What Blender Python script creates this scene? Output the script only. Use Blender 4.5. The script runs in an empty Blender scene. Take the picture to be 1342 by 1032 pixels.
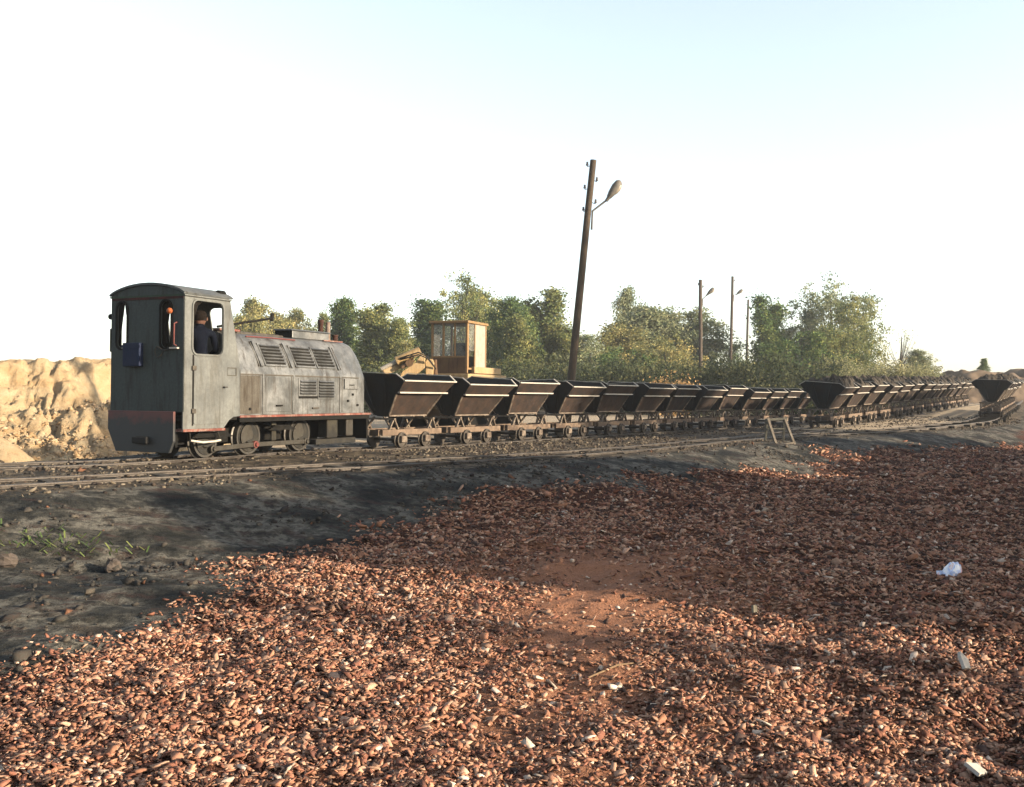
import bpy, math, random
import numpy as np
from mathutils import Vector, Matrix
from mathutils.geometry import tessellate_polygon
R = math.radians
random.seed(7)
rng = np.random.default_rng(7)
sc = bpy.context.scene
col = sc.collection

# ------------------------------------------------------------ camera, sky, sun
EYE = 1.05
F = 1305.0
cam = bpy.data.cameras.new('camera'); camo = bpy.data.objects.new('camera', cam); col.objects.link(camo)
cam.lens = 35.0; cam.sensor_width = 36.0; cam.sensor_fit = 'HORIZONTAL'
cam.clip_start = 0.05; cam.clip_end = 3000
camo.matrix_world = Matrix.Translation((0, 0, EYE)) @ Matrix.Rotation(R(90.06), 4, 'X') @ Matrix.Rotation(R(0.6), 4, 'Z')
sc.camera = camo

SUN_AZ = 112.0      # clockwise from +Y
SUN_EL = 14.5
sdir = Vector((math.sin(R(SUN_AZ))*math.cos(R(SUN_EL)), math.cos(R(SUN_AZ))*math.cos(R(SUN_EL)), math.sin(R(SUN_EL))))
world = bpy.data.worlds.new('World'); sc.world = world; world.use_nodes = True
wn = world.node_tree.nodes; wl = world.node_tree.links; wn.clear()
sky = wn.new('ShaderNodeTexSky'); sky.sky_type = 'NISHITA'; sky.sun_disc = False
sky.sun_elevation = R(SUN_EL); sky.sun_rotation = R(SUN_AZ)
sky.air_density = 1.0; sky.dust_density = 1.6; sky.ozone_density = 1.0; sky.altitude = 50
bg = wn.new('ShaderNodeBackground'); bg.inputs['Strength'].default_value = 0.118
wo = wn.new('ShaderNodeOutputWorld')
hs_ = wn.new('ShaderNodeHueSaturation'); hs_.inputs['Saturation'].default_value = 0.62
wl.new(sky.outputs[0], hs_.inputs['Color']); wl.new(hs_.outputs[0], bg.inputs[0]); wl.new(bg.outputs[0], wo.inputs[0])
sl = bpy.data.lights.new('sun', 'SUN'); sl.energy = 5.0; sl.angle = R(0.6); sl.color = (1.0, 0.83, 0.62)
slo = bpy.data.objects.new('sun', sl); col.objects.link(slo)
slo.rotation_euler = (-sdir).to_track_quat('-Z', 'Y').to_euler()
sc.view_settings.view_transform = 'Standard'; sc.view_settings.look = 'None'
sc.view_settings.gamma = 1.0; sc.view_settings.use_curve_mapping = False
sc.view_settings.exposure = 1.85
sc.cycles.max_bounces = 6

def yh(px): return 525 + (px-1400)*0.0105
def W(px, py, D):
    return Vector(((px-671)/F*D, D, EYE - (py-yh(px))/F*D))
def WX(px, D): return (px-671)/F*D
def WZ(px, py, D): return EYE - (py-yh(px))/F*D

# ------------------------------------------------------------ material helpers
ALB = 0.34      # real albedo level for the exposure above
class NT:
    def __init__(s, name):
        s.m = bpy.data.materials.new(name); s.m.use_nodes = True
        s.n = s.m.node_tree.nodes; s.l = s.m.node_tree.links
        s.bsdf = s.n['Principled BSDF']; s.out = s.n['Material Output']
        s.tc = s.n.new('ShaderNodeTexCoord')
    def link(s, a, b): s.l.new(a, b)
    def noise(s, scale, detail=4, rough=0.6, src=None, dist=0.0, stretch=None):
        n = s.n.new('ShaderNodeTexNoise'); n.inputs['Scale'].default_value = scale
        n.inputs['Detail'].default_value = detail; n.inputs['Roughness'].default_value = rough
        n.inputs['Distortion'].default_value = dist
        v = src or s.tc.outputs['Object']
        if stretch:
            mp = s.n.new('ShaderNodeMapping'); mp.inputs['Scale'].default_value = stretch
            s.link(v, mp.inputs[0]); v = mp.outputs[0]
        s.link(v, n.inputs['Vector']); return n.outputs['Fac']
    def ramp(s, fac, stops):
        r = s.n.new('ShaderNodeValToRGB'); e = r.color_ramp.elements
        while len(e) < len(stops): e.new(0.5)
        for i, (p, c) in enumerate(stops):
            e[i].position = p; e[i].color = (c, c, c, 1) if isinstance(c, (int, float)) else (*c, 1)
        s.link(fac, r.inputs[0]); return r.outputs[0]
    def mix(s, fac, a, b, mode='MIX'):
        m = s.n.new('ShaderNodeMix'); m.data_type = 'RGBA'; m.blend_type = mode
        for k, v in ((0, fac), (6, a), (7, b)):
            if isinstance(v, (int, float)): m.inputs[k].default_value = v
            elif isinstance(v, tuple): m.inputs[k].default_value = (*v, 1)
            else: s.link(v, m.inputs[k])
        return m.outputs[2]
    def math(s, op, a, b=0.0):
        m = s.n.new('ShaderNodeMath'); m.operation = op
        for k, v in ((0, a), (1, b)):
            if isinstance(v, (int, float)): m.inputs[k].default_value = v
            else: s.link(v, m.inputs[k])
        return m.outputs[0]
    def color(s, c, k=None):
        k = ALB if k is None else k
        if isinstance(c, tuple): s.bsdf.inputs['Base Color'].default_value = (c[0]*k, c[1]*k, c[2]*k, 1)
        else: s.link(s.mix(1.0, c, (k, k, k), 'MULTIPLY'), s.bsdf.inputs['Base Color'])
    def set(s, rough=None, metal=None, spec=None):
        for k, v in (('Roughness', rough), ('Metallic', metal), ('Specular IOR Level', spec)):
            if v is None: continue
            if isinstance(v, (int, float)): s.bsdf.inputs[k].default_value = v
            else: s.link(v, s.bsdf.inputs[k])
    def bump(s, h, strength=0.4, dist=0.02):
        b = s.n.new('ShaderNodeBump'); b.inputs['Strength'].default_value = strength
        b.inputs['Distance'].default_value = dist
        s.link(h, b.inputs['Height']); s.link(b.outputs[0], s.bsdf.inputs['Normal'])
    def attr(s, name):
        a = s.n.new('ShaderNodeAttribute'); a.attribute_name = name; return a

def dirty(name, c1, c2, c3=None, scale=6, rough=0.6, metal=0.0, bump=0.3, streak=True, spec=0.18, r2=None, amount=0.5, vary=0.0, fine=40, st=0.52, dent=0.0, wd=0.14):
    """painted or metal surface: base c1, patches c2, fine specks/streaks c3"""
    t = NT(name)
    n1 = t.noise(scale, 6, 0.65)
    c = t.mix(t.ramp(n1, [(amount-wd, 0.0), (amount+wd, 1.0)]), c1, c2)
    n2 = t.noise(fine, 5, 0.7)
    if c3:
        n3 = t.noise(scale*1.7, 6, 0.7, stretch=(3.0, 3.0, 0.35) if streak else None, dist=0.4)
        c = t.mix(t.ramp(n3, [(st, 0.0), (st+0.18, 0.85)]), c, c3)
    c = t.mix(t.ramp(n2, [(0.3, 0.45), (0.7, 0.0)]), c, (c1[0]*0.35, c1[1]*0.35, c1[2]*0.35))
    if vary:
        oi = t.n.new('ShaderNodeObjectInfo')
        c = t.mix(t.ramp(oi.outputs['Random'], [(0.0, 0.0), (1.0, vary)]), c, c2)
    t.color(c)
    t.set(rough=t.ramp(n1, [(0.3, rough), (0.7, r2 if r2 is not None else min(1, rough+0.25))]), metal=metal, spec=spec)
    if bump: t.bump(t.math('ADD', t.math('ADD', n1, t.math('MULTIPLY', n2, 0.4)), t.math('MULTIPLY', t.noise(1.9, 2, 0.5), dent)), bump, 0.01)
    return t.m

M = {}
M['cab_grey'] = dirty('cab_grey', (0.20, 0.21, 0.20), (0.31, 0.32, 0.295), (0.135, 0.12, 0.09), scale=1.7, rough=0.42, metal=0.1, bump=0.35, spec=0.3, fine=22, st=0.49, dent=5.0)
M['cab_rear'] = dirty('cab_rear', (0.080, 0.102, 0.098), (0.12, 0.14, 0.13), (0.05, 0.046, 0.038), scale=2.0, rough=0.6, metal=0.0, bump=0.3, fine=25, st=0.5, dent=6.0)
M['roof_grey'] = dirty('roof_grey', (0.16, 0.175, 0.18), (0.24, 0.25, 0.24), (0.09, 0.08, 0.07), scale=3, rough=0.55, bump=0.15)
M['hood_metal'] = dirty('hood_metal', (0.24, 0.245, 0.235), (0.46, 0.465, 0.45), (0.11, 0.085, 0.06), scale=2.2, rough=0.34, metal=0.45, bump=0.5, spec=0.35, fine=26, st=0.50, dent=7.0, wd=0.10)
M['hood_dull'] = dirty('hood_dull', (0.13, 0.11, 0.085), (0.21, 0.19, 0.155), (0.07, 0.05, 0.03), scale=4, rough=0.6, metal=0.1, bump=0.3, st=0.46)
M['hood_seam'] = dirty('hood_seam', (0.11, 0.10, 0.085), (0.2, 0.17, 0.13), None, scale=8, rough=0.7)
M['red_paint'] = dirty('red_paint', (0.40, 0.10, 0.07), (0.22, 0.10, 0.08), (0.55, 0.42, 0.34), scale=5, rough=0.7, bump=0.3, streak=False, st=0.45)
M['red_dark'] = dirty('red_dark', (0.16, 0.035, 0.025), (0.05, 0.035, 0.03), (0.03, 0.03, 0.03), scale=5, rough=0.7, bump=0.2, amount=0.5)
M['green_trim'] = dirty('green_trim', (0.05, 0.12, 0.06), (0.08, 0.1, 0.07), None, scale=9, rough=0.6)
M['black'] = dirty('black_grime', (0.014, 0.015, 0.015), (0.03, 0.027, 0.022), (0.05, 0.04, 0.03), scale=7, rough=0.75, bump=0.3, spec=0.08)
M['grime'] = dirty('grime', (0.035, 0.032, 0.026), (0.09, 0.08, 0.058), (0.02, 0.018, 0.015), scale=5, rough=0.75, bump=0.4, wd=0.08)
M['wheel'] = dirty('wheel_steel_shaded', (0.035, 0.034, 0.03), (0.075, 0.068, 0.055), (0.02, 0.018, 0.016), scale=8, rough=0.7, bump=0.3, wd=0.07)  # darkened so the colour itself holds the shade under the running board
M['tread'] = dirty('wheel_tread', (0.20, 0.185, 0.165), (0.11, 0.10, 0.085), None, scale=10, rough=0.4, metal=0.6, bump=0.1)
M['rod'] = dirty('rod_steel', (0.12, 0.11, 0.09), (0.075, 0.065, 0.05), (0.07, 0.05, 0.035), scale=7, rough=0.5, metal=0.3)
M['rubber'] = dirty('rubber', (0.02, 0.02, 0.02), (0.04, 0.038, 0.035), None, scale=12, rough=0.7)
M['orange'] = dirty('orange_lens', (0.75, 0.22, 0.07), (0.6, 0.16, 0.05), None, scale=14, rough=0.3, bump=0.05)
M['pink'] = dirty('faded_red', (0.28, 0.06, 0.05), (0.30, 0.12, 0.10), None, scale=14, rough=0.6)
M['blue'] = dirty('blue_box', (0.012, 0.026, 0.085), (0.02, 0.038, 0.10), (0.015, 0.02, 0.03), scale=7, rough=0.6)
M['cloth'] = dirty('dark_cloth', (0.024, 0.02, 0.016), (0.045, 0.036, 0.027), None, scale=9, rough=0.95, spec=0.1)
M['jacket'] = dirty('blue_jacket', (0.010, 0.013, 0.024), (0.016, 0.02, 0.032), None, scale=12, rough=0.95, spec=0.02)
M['skin'] = dirty('skin', (0.26, 0.14, 0.10), (0.22, 0.11, 0.08), None, scale=20, rough=0.7, spec=0.1)
M['hair'] = dirty('hair', (0.018, 0.013, 0.010), (0.028, 0.02, 0.015), None, scale=60, rough=0.9, spec=0.05)
M['white_metal'] = dirty('pale_metal', (1.0, 0.92, 0.80), (0.75, 0.68, 0.58), None, scale=12, rough=0.6)
M['exhaust'] = dirty('rusty_pipe', (0.13, 0.05, 0.03), (0.06, 0.035, 0.03), (0.2, 0.1, 0.06), scale=14, rough=0.8)
M['exhaust_pale'] = dirty('pale_pipe', (0.45, 0.36, 0.29), (0.3, 0.2, 0.15), None, scale=14, rough=0.6)
M['rust'] = dirty('wagon_rust', (0.036, 0.031, 0.028), (0.115, 0.066, 0.043), (0.020, 0.020, 0.020), scale=2.4, rough=0.75, metal=0.0, bump=0.8, st=0.50, fine=14, dent=6.0, amount=0.51, wd=0.07, vary=0.25)
M['rust_end'] = dirty('wagon_end', (0.040, 0.044, 0.046), (0.07, 0.055, 0.042), (0.024, 0.025, 0.025), scale=3, rough=0.7, bump=0.5, dent=5.0)
M['rim'] = dirty('worn_rim', (0.95, 0.88, 0.76), (0.62, 0.52, 0.40), (0.32, 0.22, 0.15), scale=9, rough=0.34, metal=0.15, bump=0.2, streak=False, amount=0.62, st=0.60)
M['chassis'] = dirty('wagon_chassis', (0.13, 0.085, 0.058), (0.38, 0.27, 0.185), (0.06, 0.045, 0.035), scale=4, rough=0.65, bump=0.4, vary=0.5, wd=0.07, st=0.5)
M['support'] = dirty('wagon_support', (0.20, 0.145, 0.105), (0.46, 0.37, 0.28), (0.08, 0.06, 0.045), scale=8, rough=0.6, bump=0.3, wd=0.08)
M['wagon_wheel'] = dirty('wagon_wheel', (0.10, 0.085, 0.07), (0.2, 0.17, 0.14), (0.05, 0.04, 0.035), scale=14, rough=0.5, metal=0.4)
M['rail'] = dirty('rail_steel', (0.12, 0.10, 0.085), (0.26, 0.23, 0.20), (0.07, 0.05, 0.04), scale=5, rough=0.45, metal=0.5, streak=False)
M['sleeper'] = dirty('sleeper_wood', (0.10, 0.085, 0.065), (0.18, 0.15, 0.11), None, scale=8, rough=0.9, bump=0.6)
M['pole_wood'] = dirty('pole_wood', (0.12, 0.09, 0.062), (0.19, 0.14, 0.095), (0.06, 0.045, 0.035), scale=3, rough=0.85, bump=0.5)
M['pole_far'] = dirty('pole_wood_far', (0.15, 0.12, 0.09), (0.21, 0.16, 0.12), None, scale=3, rough=0.85, bump=0.3)
M['old_wood'] = dirty('weathered_timber', (0.36, 0.31, 0.25), (0.24, 0.20, 0.15), (0.13, 0.10, 0.08), scale=9, rough=0.85, bump=0.5)
M['grey_wood'] = dirty('grey_timber', (0.15, 0.15, 0.12), (0.22, 0.21, 0.17), None, scale=9, rough=0.9, bump=0.5)
M['porcelain'] = dirty('porcelain', (0.16, 0.13, 0.12), (0.25, 0.22, 0.2), None, scale=20, rough=0.3)
M['lamp_grey'] = dirty('lamp_grey', (0.23, 0.21, 0.18), (0.33, 0.29, 0.24), None, scale=9, rough=0.5)
M['lamp_glass'] = dirty('lamp_glass', (0.62, 0.55, 0.45), (0.5, 0.43, 0.34), None, scale=12, rough=0.25, bump=0.05)
M['ex_yellow'] = dirty('excavator_yellow', (0.78, 0.52, 0.23), (0.74, 0.56, 0.33), (0.34, 0.18, 0.08), scale=4, rough=0.55, bump=0.3)
M['ex_orange'] = dirty('excavator_orange', (0.56, 0.31, 0.12), (0.50, 0.34, 0.18), (0.24, 0.13, 0.06), scale=6, rough=0.6, bump=0.2)
M['ex_brown'] = dirty('excavator_panel', (0.22, 0.12, 0.065), (0.30, 0.19, 0.10), (0.07, 0.05, 0.035), scale=4, rough=0.7, bump=0.2)
M['ex_cream'] = dirty('excavator_cream', (0.70, 0.64, 0.54), (0.60, 0.53, 0.43), (0.45, 0.33, 0.2), scale=6, rough=0.5, bump=0.1)
M['clay'] = dirty('dark_clay', (0.085, 0.07, 0.055), (0.15, 0.125, 0.095), (0.05, 0.045, 0.04), scale=7, rough=0.95, bump=0.8, streak=False, spec=0.15)
M['spoil'] = dirty('spoil_earth', (0.30, 0.22, 0.15), (0.45, 0.33, 0.23), (0.16, 0.12, 0.09), scale=0.8, rough=0.95, bump=0.8, streak=False, spec=0.1)
M['stone_pale'] = dirty('pale_stone', (0.42, 0.37, 0.27), (0.32, 0.28, 0.2), None, scale=20, rough=0.9)
M['stone_dark'] = dirty('dark_stone', (0.15, 0.12, 0.10), (0.2, 0.16, 0.13), None, scale=15, rough=0.9)
M['clod'] = dirty('earth_clod', (0.10, 0.095, 0.085), (0.17, 0.155, 0.13), (0.07, 0.065, 0.06), scale=10, rough=0.95, spec=0.1)
M['straw'] = dirty('straw', (0.55, 0.36, 0.2), (0.45, 0.3, 0.18), None, scale=20, rough=0.8)
M['bark'] = dirty('bark', (0.10, 0.085, 0.065), (0.17, 0.15, 0.12), None, scale=6, rough=0.9)

def glass_mat():
    t = NT('dusty_glass')
    n = t.noise(5, 5, 0.6)
    t.color((0.55, 0.53, 0.47)); t.set(rough=0.2, spec=0.5)
    tr = t.n.new('ShaderNodeBsdfTransparent')
    ms = t.n.new('ShaderNodeMixShader')
    t.link(t.ramp(n, [(0.3, 0.05), (0.7, 0.28)]), ms.inputs[0])
    t.link(tr.outputs[0], ms.inputs[1]); t.link(t.bsdf.outputs[0], ms.inputs[2]); t.link(ms.outputs[0], t.out.inputs[0])
    return t.m
M['glass'] = glass_mat()

def litter_mat():
    t = NT('litter_plastic')
    n = t.noise(14, 3, 0.5)
    t.color(t.ramp(n, [(0.40, (0.75, 0.75, 0.78)), (0.5, (0.35, 0.45, 0.72)), (0.56, (0.78, 0.76, 0.76)), (0.64, (0.6, 0.2, 0.2))]), 0.85)
    t.set(rough=0.35); return t.m
M['litter'] = litter_mat()

def chip_mat():
    t = NT('brick_chips')
    a = t.attr('tint')
    n = t.noise(60, 4, 0.6)
    c = t.mix(t.ramp(n, [(0.35, 0.35), (0.65, 0.0)]), a.outputs['Color'], (0.10, 0.045, 0.03))
    t.color(c); t.set(rough=0.9, spec=0.08); t.bump(n, 0.4, 0.004)
    return t.m
M['chips'] = chip_mat()

def leaf_mat(name, dark, mid, light):
    t = NT(name)
    a = t.attr('tint')
    sep = t.n.new('ShaderNodeSeparateColor'); t.link(a.outputs['Color'], sep.inputs[0])
    c = t.mix(1.0, t.ramp(sep.outputs[0], [(0.0, dark), (0.5, mid), (1.0, light)]), (1.2, 1.1, 1.15), 'MULTIPLY')
    d = t.n.new('ShaderNodeBsdfDiffuse'); tr = t.n.new('ShaderNodeBsdfTranslucent')
    t.link(c, d.inputs[0]); t.link(c, tr.inputs[0])
    ms = t.n.new('ShaderNodeMixShader'); ms.inputs[0].default_value = 0.35
    t.link(d.outputs[0], ms.inputs[1]); t.link(tr.outputs[0], ms.inputs[2]); t.link(ms.outputs[0], t.out.inputs[0])
    return t.m
M['leaf_dark'] = leaf_mat('leaf_dark', (0.028, 0.055, 0.026), (0.06, 0.10, 0.035), (0.14, 0.17, 0.055))
M['leaf_mid'] = leaf_mat('leaf_mid', (0.05, 0.075, 0.03), (0.105, 0.13, 0.05), (0.22, 0.22, 0.075))
M['leaf_yellow'] = leaf_mat('leaf_yellow', (0.06, 0.075, 0.032), (0.145, 0.155, 0.062), (0.28, 0.25, 0.10))
M['leaf_pale'] = leaf_mat('leaf_pale', (0.07, 0.10, 0.05), (0.14, 0.17, 0.09), (0.24, 0.25, 0.13))
M['leaf_scrub'] = leaf_mat('leaf_scrub', (0.018, 0.027, 0.015), (0.038, 0.05, 0.025), (0.09, 0.095, 0.043))
M['leaf_grass'] = leaf_mat('leaf_grass', (0.07, 0.08, 0.04), (0.15, 0.16, 0.08), (0.25, 0.25, 0.13))
M['leaf_brown'] = leaf_mat('leaf_brown', (0.12, 0.075, 0.035), (0.2, 0.14, 0.06), (0.3, 0.22, 0.1))

# ------------------------------------------------------------ object helpers
def tag(o, label=None, cat=None, group=None, kind=None):
    if label: o['label'] = label
    if cat: o['category'] = cat
    if group: o['group'] = group
    if kind: o['kind'] = kind
    return o
def empty(name, loc=(0, 0, 0), rz=0.0, **k):
    o = bpy.data.objects.new(name, None); col.objects.link(o); o.location = loc; o.rotation_euler = (0, 0, rz)
    o.empty_display_size = 0.3
    return tag(o, **k)

class MB:
    def __init__(s): s.v = []; s.f = []
    def add(s, vs, fs, T=None):
        b = len(s.v)
        for p in vs:
            p = Vector(p)
            s.v.append(tuple(T @ p) if T is not None else tuple(p))
        s.f += [tuple(i+b for i in f) for f in fs]
        return s
    def box(s, x0, x1, y0, y1, z0, z1, T=None):
        vs = [(x, y, z) for x in (x0, x1) for y in (y0, y1) for z in (z0, z1)]
        return s.add(vs, [(0, 1, 3, 2), (4, 6, 7, 5), (0, 4, 5, 1), (2, 3, 7, 6), (0, 2, 6, 4), (1, 5, 7, 3)], T)
    def bar(s, a, b, w, h=None, up=(0, 0, 1)):
        """box bar from a to b; w across, h along up"""
        a = Vector(a); b = Vector(b); h = h or w
        d = (b-a); L = d.length; d.normalize()
        u = Vector(up)
        if abs(d.dot(u)) > 0.98: u = Vector((1, 0, 0))
        sx = d.cross(u).normalized(); u = sx.cross(d).normalized()
        vs = []
        for p in (a, b):
            for i, j in ((-1, -1), (1, -1), (1, 1), (-1, 1)):
                vs.append(p + sx*(i*w/2) + u*(j*h/2))
        return s.add(vs, [(3, 2, 1, 0), (4, 5, 6, 7), (0, 1, 5, 4), (1, 2, 6, 5), (2, 3, 7, 6), (3, 0, 4, 7)])
    def tube(s, pts, radii, n=8, cap=True):
        pts = [Vector(p) for p in pts]
        if isinstance(radii, (int, float)): radii = [radii]*len(pts)
        b = len(s.v); prev = None
        for i, p in enumerate(pts):
            d = (pts[min(i+1, len(pts)-1)] - pts[max(i-1, 0)])
            if d.length < 1e-9: d = Vector((0, 0, 1))
            d.normalize()
            if prev is None:
                u = Vector((0, 0, 1)) if abs(d.z) < 0.9 else Vector((1, 0, 0))
                u = (u - d*u.dot(d)).normalized()
            else:
                u = (prev - d*prev.dot(d)).normalized()
            prev = u; w = d.cross(u)
            for k in range(n):
                a = 2*math.pi*k/n
                s.v.append(tuple(p + (u*math.cos(a) + w*math.sin(a))*radii[i]))
        for i in range(len(pts)-1):
            for k in range(n):
                s.f.append((b+i*n+k, b+i*n+(k+1) % n, b+(i+1)*n+(k+1) % n, b+(i+1)*n+k))
        if cap:
            s.f.append(tuple(b+k for k in reversed(range(n)))); s.f.append(tuple(b+(len(pts)-1)*n+k for k in range(n)))
        return s
    def lathe(s, axis_pt, axis, prof, n=24):
        """prof: list of (along, radius)"""
        ax = Vector(axis).normalized(); o = Vector(axis_pt)
        u = Vector((0, 0, 1)) if abs(ax.z) < 0.9 else Vector((1, 0, 0)); u = (u - ax*u.dot(ax)).normalized(); w = ax.cross(u)
        b = len(s.v)
        for t, r in prof:
            for k in range(n):
                a = 2*math.pi*k/n
                s.v.append(tuple(o + ax*t + (u*math.cos(a)+w*math.sin(a))*max(r, 1e-4)))
        for i in range(len(prof)-1):
            for k in range(n):
                s.f.append((b+i*n+k, b+i*n+(k+1) % n, b+(i+1)*n+(k+1) % n, b+(i+1)*n+k))
        s.f.append(tuple(b+k for k in reversed(range(n)))); s.f.append(tuple(b+(len(prof)-1)*n+k for k in range(n)))
        return s
    def prism(s, poly, fn, t0, t1):
        """poly 2d, fn(u, v, t)->3d"""
        n = len(poly)
        vs = [fn(u, v, t0) for u, v in poly] + [fn(u, v, t1) for u, v in poly]
        fs = [tuple(reversed(range(n))), tuple(range(n, 2*n))] + [(i, (i+1) % n, n+(i+1) % n, n+i) for i in range(n)]
        return s.add(vs, fs)
    def panel(s, outer, holes, fn, t0, t1):
        loops = [outer] + holes
        tess = tessellate_polygon([[Vector((u, v, 0)) for u, v in lp] for lp in loops])
        flat = [p for lp in loops for p in lp]; n = len(flat)
        vs = [fn(u, v, t0) for u, v in flat] + [fn(u, v, t1) for u, v in flat]
        fs = [tuple(t) for t in tess] + [tuple(n+i for i in reversed(t)) for t in tess]
        b = 0
        for lp in loops:
            m = len(lp)
            for i in range(m):
                fs.append((b+i, b+(i+1) % m, n+b+(i+1) % m, n+b+i))
            b += m
        return s.add(vs, fs)
    def build(s, name, mat, parent=None, smooth=None, bevel=None, recalc=True):
        me = bpy.data.meshes.new(name); me.from_pydata(s.v, [], s.f); me.materials.append(mat)
        if recalc:
            import bmesh
            bm = bmesh.new(); bm.from_mesh(me); bmesh.ops.recalc_face_normals(bm, faces=bm.faces); bm.to_mesh(me); bm.free()
        if smooth is not None:
            me.shade_smooth()
            try: me.set_sharp_from_angle(angle=R(smooth))
            except Exception: pass
        o = bpy.data.objects.new(name, me); col.objects.link(o)
        if parent: o.parent = parent
        if bevel:
            md = o.modifiers.new('bevel', 'BEVEL'); md.width = bevel; md.segments = 2; md.limit_method = 'ANGLE'; md.angle_limit = R(35)
        return o

def copy_tree(o, parent=None):
    c = o.copy(); col.objects.link(c)
    if parent: c.parent = parent
    for ch in [x for x in CH.get(o.name, [])]:
        copy_tree(ch, c)
    return c
CH = {}
def index_children(o):
    CH[o.name] = list(o.children)
    for c in o.children: index_children(c)

def np_mesh(name, verts, faces4, mat, tint=None, smooth=False):
    """verts (N,3), faces (M,4) quads; tint (N,3) per vertex"""
    me = bpy.data.meshes.new(name)
    k = faces4.shape[1]
    me.vertices.add(len(verts)); me.vertices.foreach_set('co', verts.astype(np.float32).ravel())
    me.loops.add(faces4.size); me.loops.foreach_set('vertex_index', faces4.astype(np.int32).ravel())
    me.polygons.add(len(faces4)); me.polygons.foreach_set('loop_start', np.arange(0, faces4.size, k, dtype=np.int32))
    me.polygons.foreach_set('loop_total', np.full(len(faces4), k, dtype=np.int32))
    if smooth: me.polygons.foreach_set('use_smooth', np.ones(len(faces4), dtype=bool))
    me.update(calc_edges=True)
    if tint is not None:
        a = me.color_attributes.new('tint', 'FLOAT_COLOR', 'POINT')
        c = np.ones((len(verts), 4), np.float32); c[:, :3] = tint; a.data.foreach_set('color', c.ravel())
    me.materials.append(mat)
    return me

# ------------------------------------------------------------ noise + terrain
def _hash(ix, iy, seed):
    h = (ix*374761393 + iy*668265263 + seed*1274126177) & 0xFFFFFFFF
    h = ((h ^ (h >> 13))*1274126177) & 0xFFFFFFFF
    return ((h ^ (h >> 16)) & 0xFFFF)/65535.0
def vnoise(x, y, seed=0):
    x = np.asarray(x, float); y = np.asarray(y, float)
    ix = np.floor(x).astype(np.int64); iy = np.floor(y).astype(np.int64)
    fx = x-ix; fy = y-iy; fx = fx*fx*(3-2*fx); fy = fy*fy*(3-2*fy)
    a = _hash(ix, iy, seed); b = _hash(ix+1, iy, seed); c = _hash(ix, iy+1, seed); d = _hash(ix+1, iy+1, seed)
    return (a*(1-fx)+b*fx)*(1-fy) + (c*(1-fx)+d*fx)*fy
def fbm(x, y, scale, oct=4, seed=0, gain=0.5):
    s = 0; a = 1; t = 0
    for o in range(oct):
        s = s + a*vnoise(x*scale*2**o + 17*o, y*scale*2**o - 9*o, seed+o); t += a; a *= gain
    return s/t
def sstep(a, b, x):
    t = np.clip((x-a)/(b-a), 0, 1); return t*t*(3-2*t)
def polydist(x, y, pts):
    """signed distance, positive to the right (camera side) of a path running away"""
    best = np.full(np.shape(x), 1e9); sg = np.ones(np.shape(x))
    for (x0, y0), (x1, y1) in zip(pts[:-1], pts[1:]):
        dx, dy = x1-x0, y1-y0; L2 = dx*dx+dy*dy
        t = np.clip(((x-x0)*dx + (y-y0)*dy)/L2, 0, 1)
        qx = x0+t*dx; qy = y0+t*dy
        d = np.hypot(x-qx, y-qy); cr = (x-x0)*dy - (y-y0)*dx
        m = d < best
        best = np.where(m, d, best); sg = np.where(m, np.sign(cr), sg)
    return best*sg
def xg1(y): return 11.04 + (y-42)*0.6444

# track centre lines
def catmull(pts, step=0.5):
    P = [Vector(p) for p in pts]; P = [P[0]*2-P[1]] + P + [P[-1]*2-P[-2]]
    out = []
    for i in range(1, len(P)-2):
        n = max(2, int((P[i+1]-P[i]).length/step))
        for k in range(n):
            t = k/n
            out.append(0.5*((2*P[i]) + (P[i+1]-P[i-1])*t + (2*P[i-1]-5*P[i]+4*P[i+1]-P[i+2])*t*t + (3*P[i]-P[i-1]-3*P[i+1]+P[i+2])*t**3))
    out.append(P[-2]); return out
def rise(x, y):
    y = np.asarray(y, float)
    return np.clip((y-30.5)*0.0235, 0, 1.1)*sstep(0.5, 3.8, x-xg1(y)-0.6)
h_ = (0.4337, 0.9011)
LOCO0 = (-5.568, 15.152)
T1 = [(-34, 6.5), (-16, 10.6), (-9.0, 12.75), (-6.75, 13.95), LOCO0, (-5.568+h_[0]*2.5, 15.152+h_[1]*2.5), (-3.40, 19.66), (-2.39, 21.17), (0.85, 26.2), (4.08, 31.2), (11.04, 42.0), (24, 62.1)]
T2 = [(-26, -1.5), (-13, 4.9), (-5.9, 11.2), (-0.45, 16.5), (2.4, 20.0), (4.9, 24.0), (6.9, 27.3), (10.1, 32.7), (18.7, 46.4), (31, 66)]
T3 = [(4.9, 24.0), (7.35, 27.3), (11.6, 31.6), (15.6, 35.2), (18.3, 38.6), (23.2, 47.5), (28.5, 57.2), (36, 71)]
def prep(T, zf): return catmull([(x, y, zf(x, y)) for x, y in T], 0.6)
def z1(x, y): return -0.08*float(sstep(17.5, 21, y))
def z2(x, y): return float(np.clip((y-30.5)*0.0235, 0, 1.1))
def z3(x, y): return z2(x, y) + 0.10*float(sstep(31, 37, y))
T1c = prep(T1, z1); T2c = prep(T2, z2); T3c = prep(T3, z3)
FRONT = [(-60, -18), (-26, -1.5), (-13, 4.9), (-5.9, 11.2), (-0.45, 16.5), (2.4, 20.0), (4.9, 24.0), (7.35, 27.3), (11.6, 31.6), (15.6, 35.2), (18.3, 38.6), (23.2, 47.5), (28.5, 57.2), (60, 115)]
FOOT = [(-60, -4), (-18, 11.8), (-9.6, 14.9), (-7.9, 16.3), (-7.0, 18.0), (-6.6, 21), (-9, 30), (-30, 60)]

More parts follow.
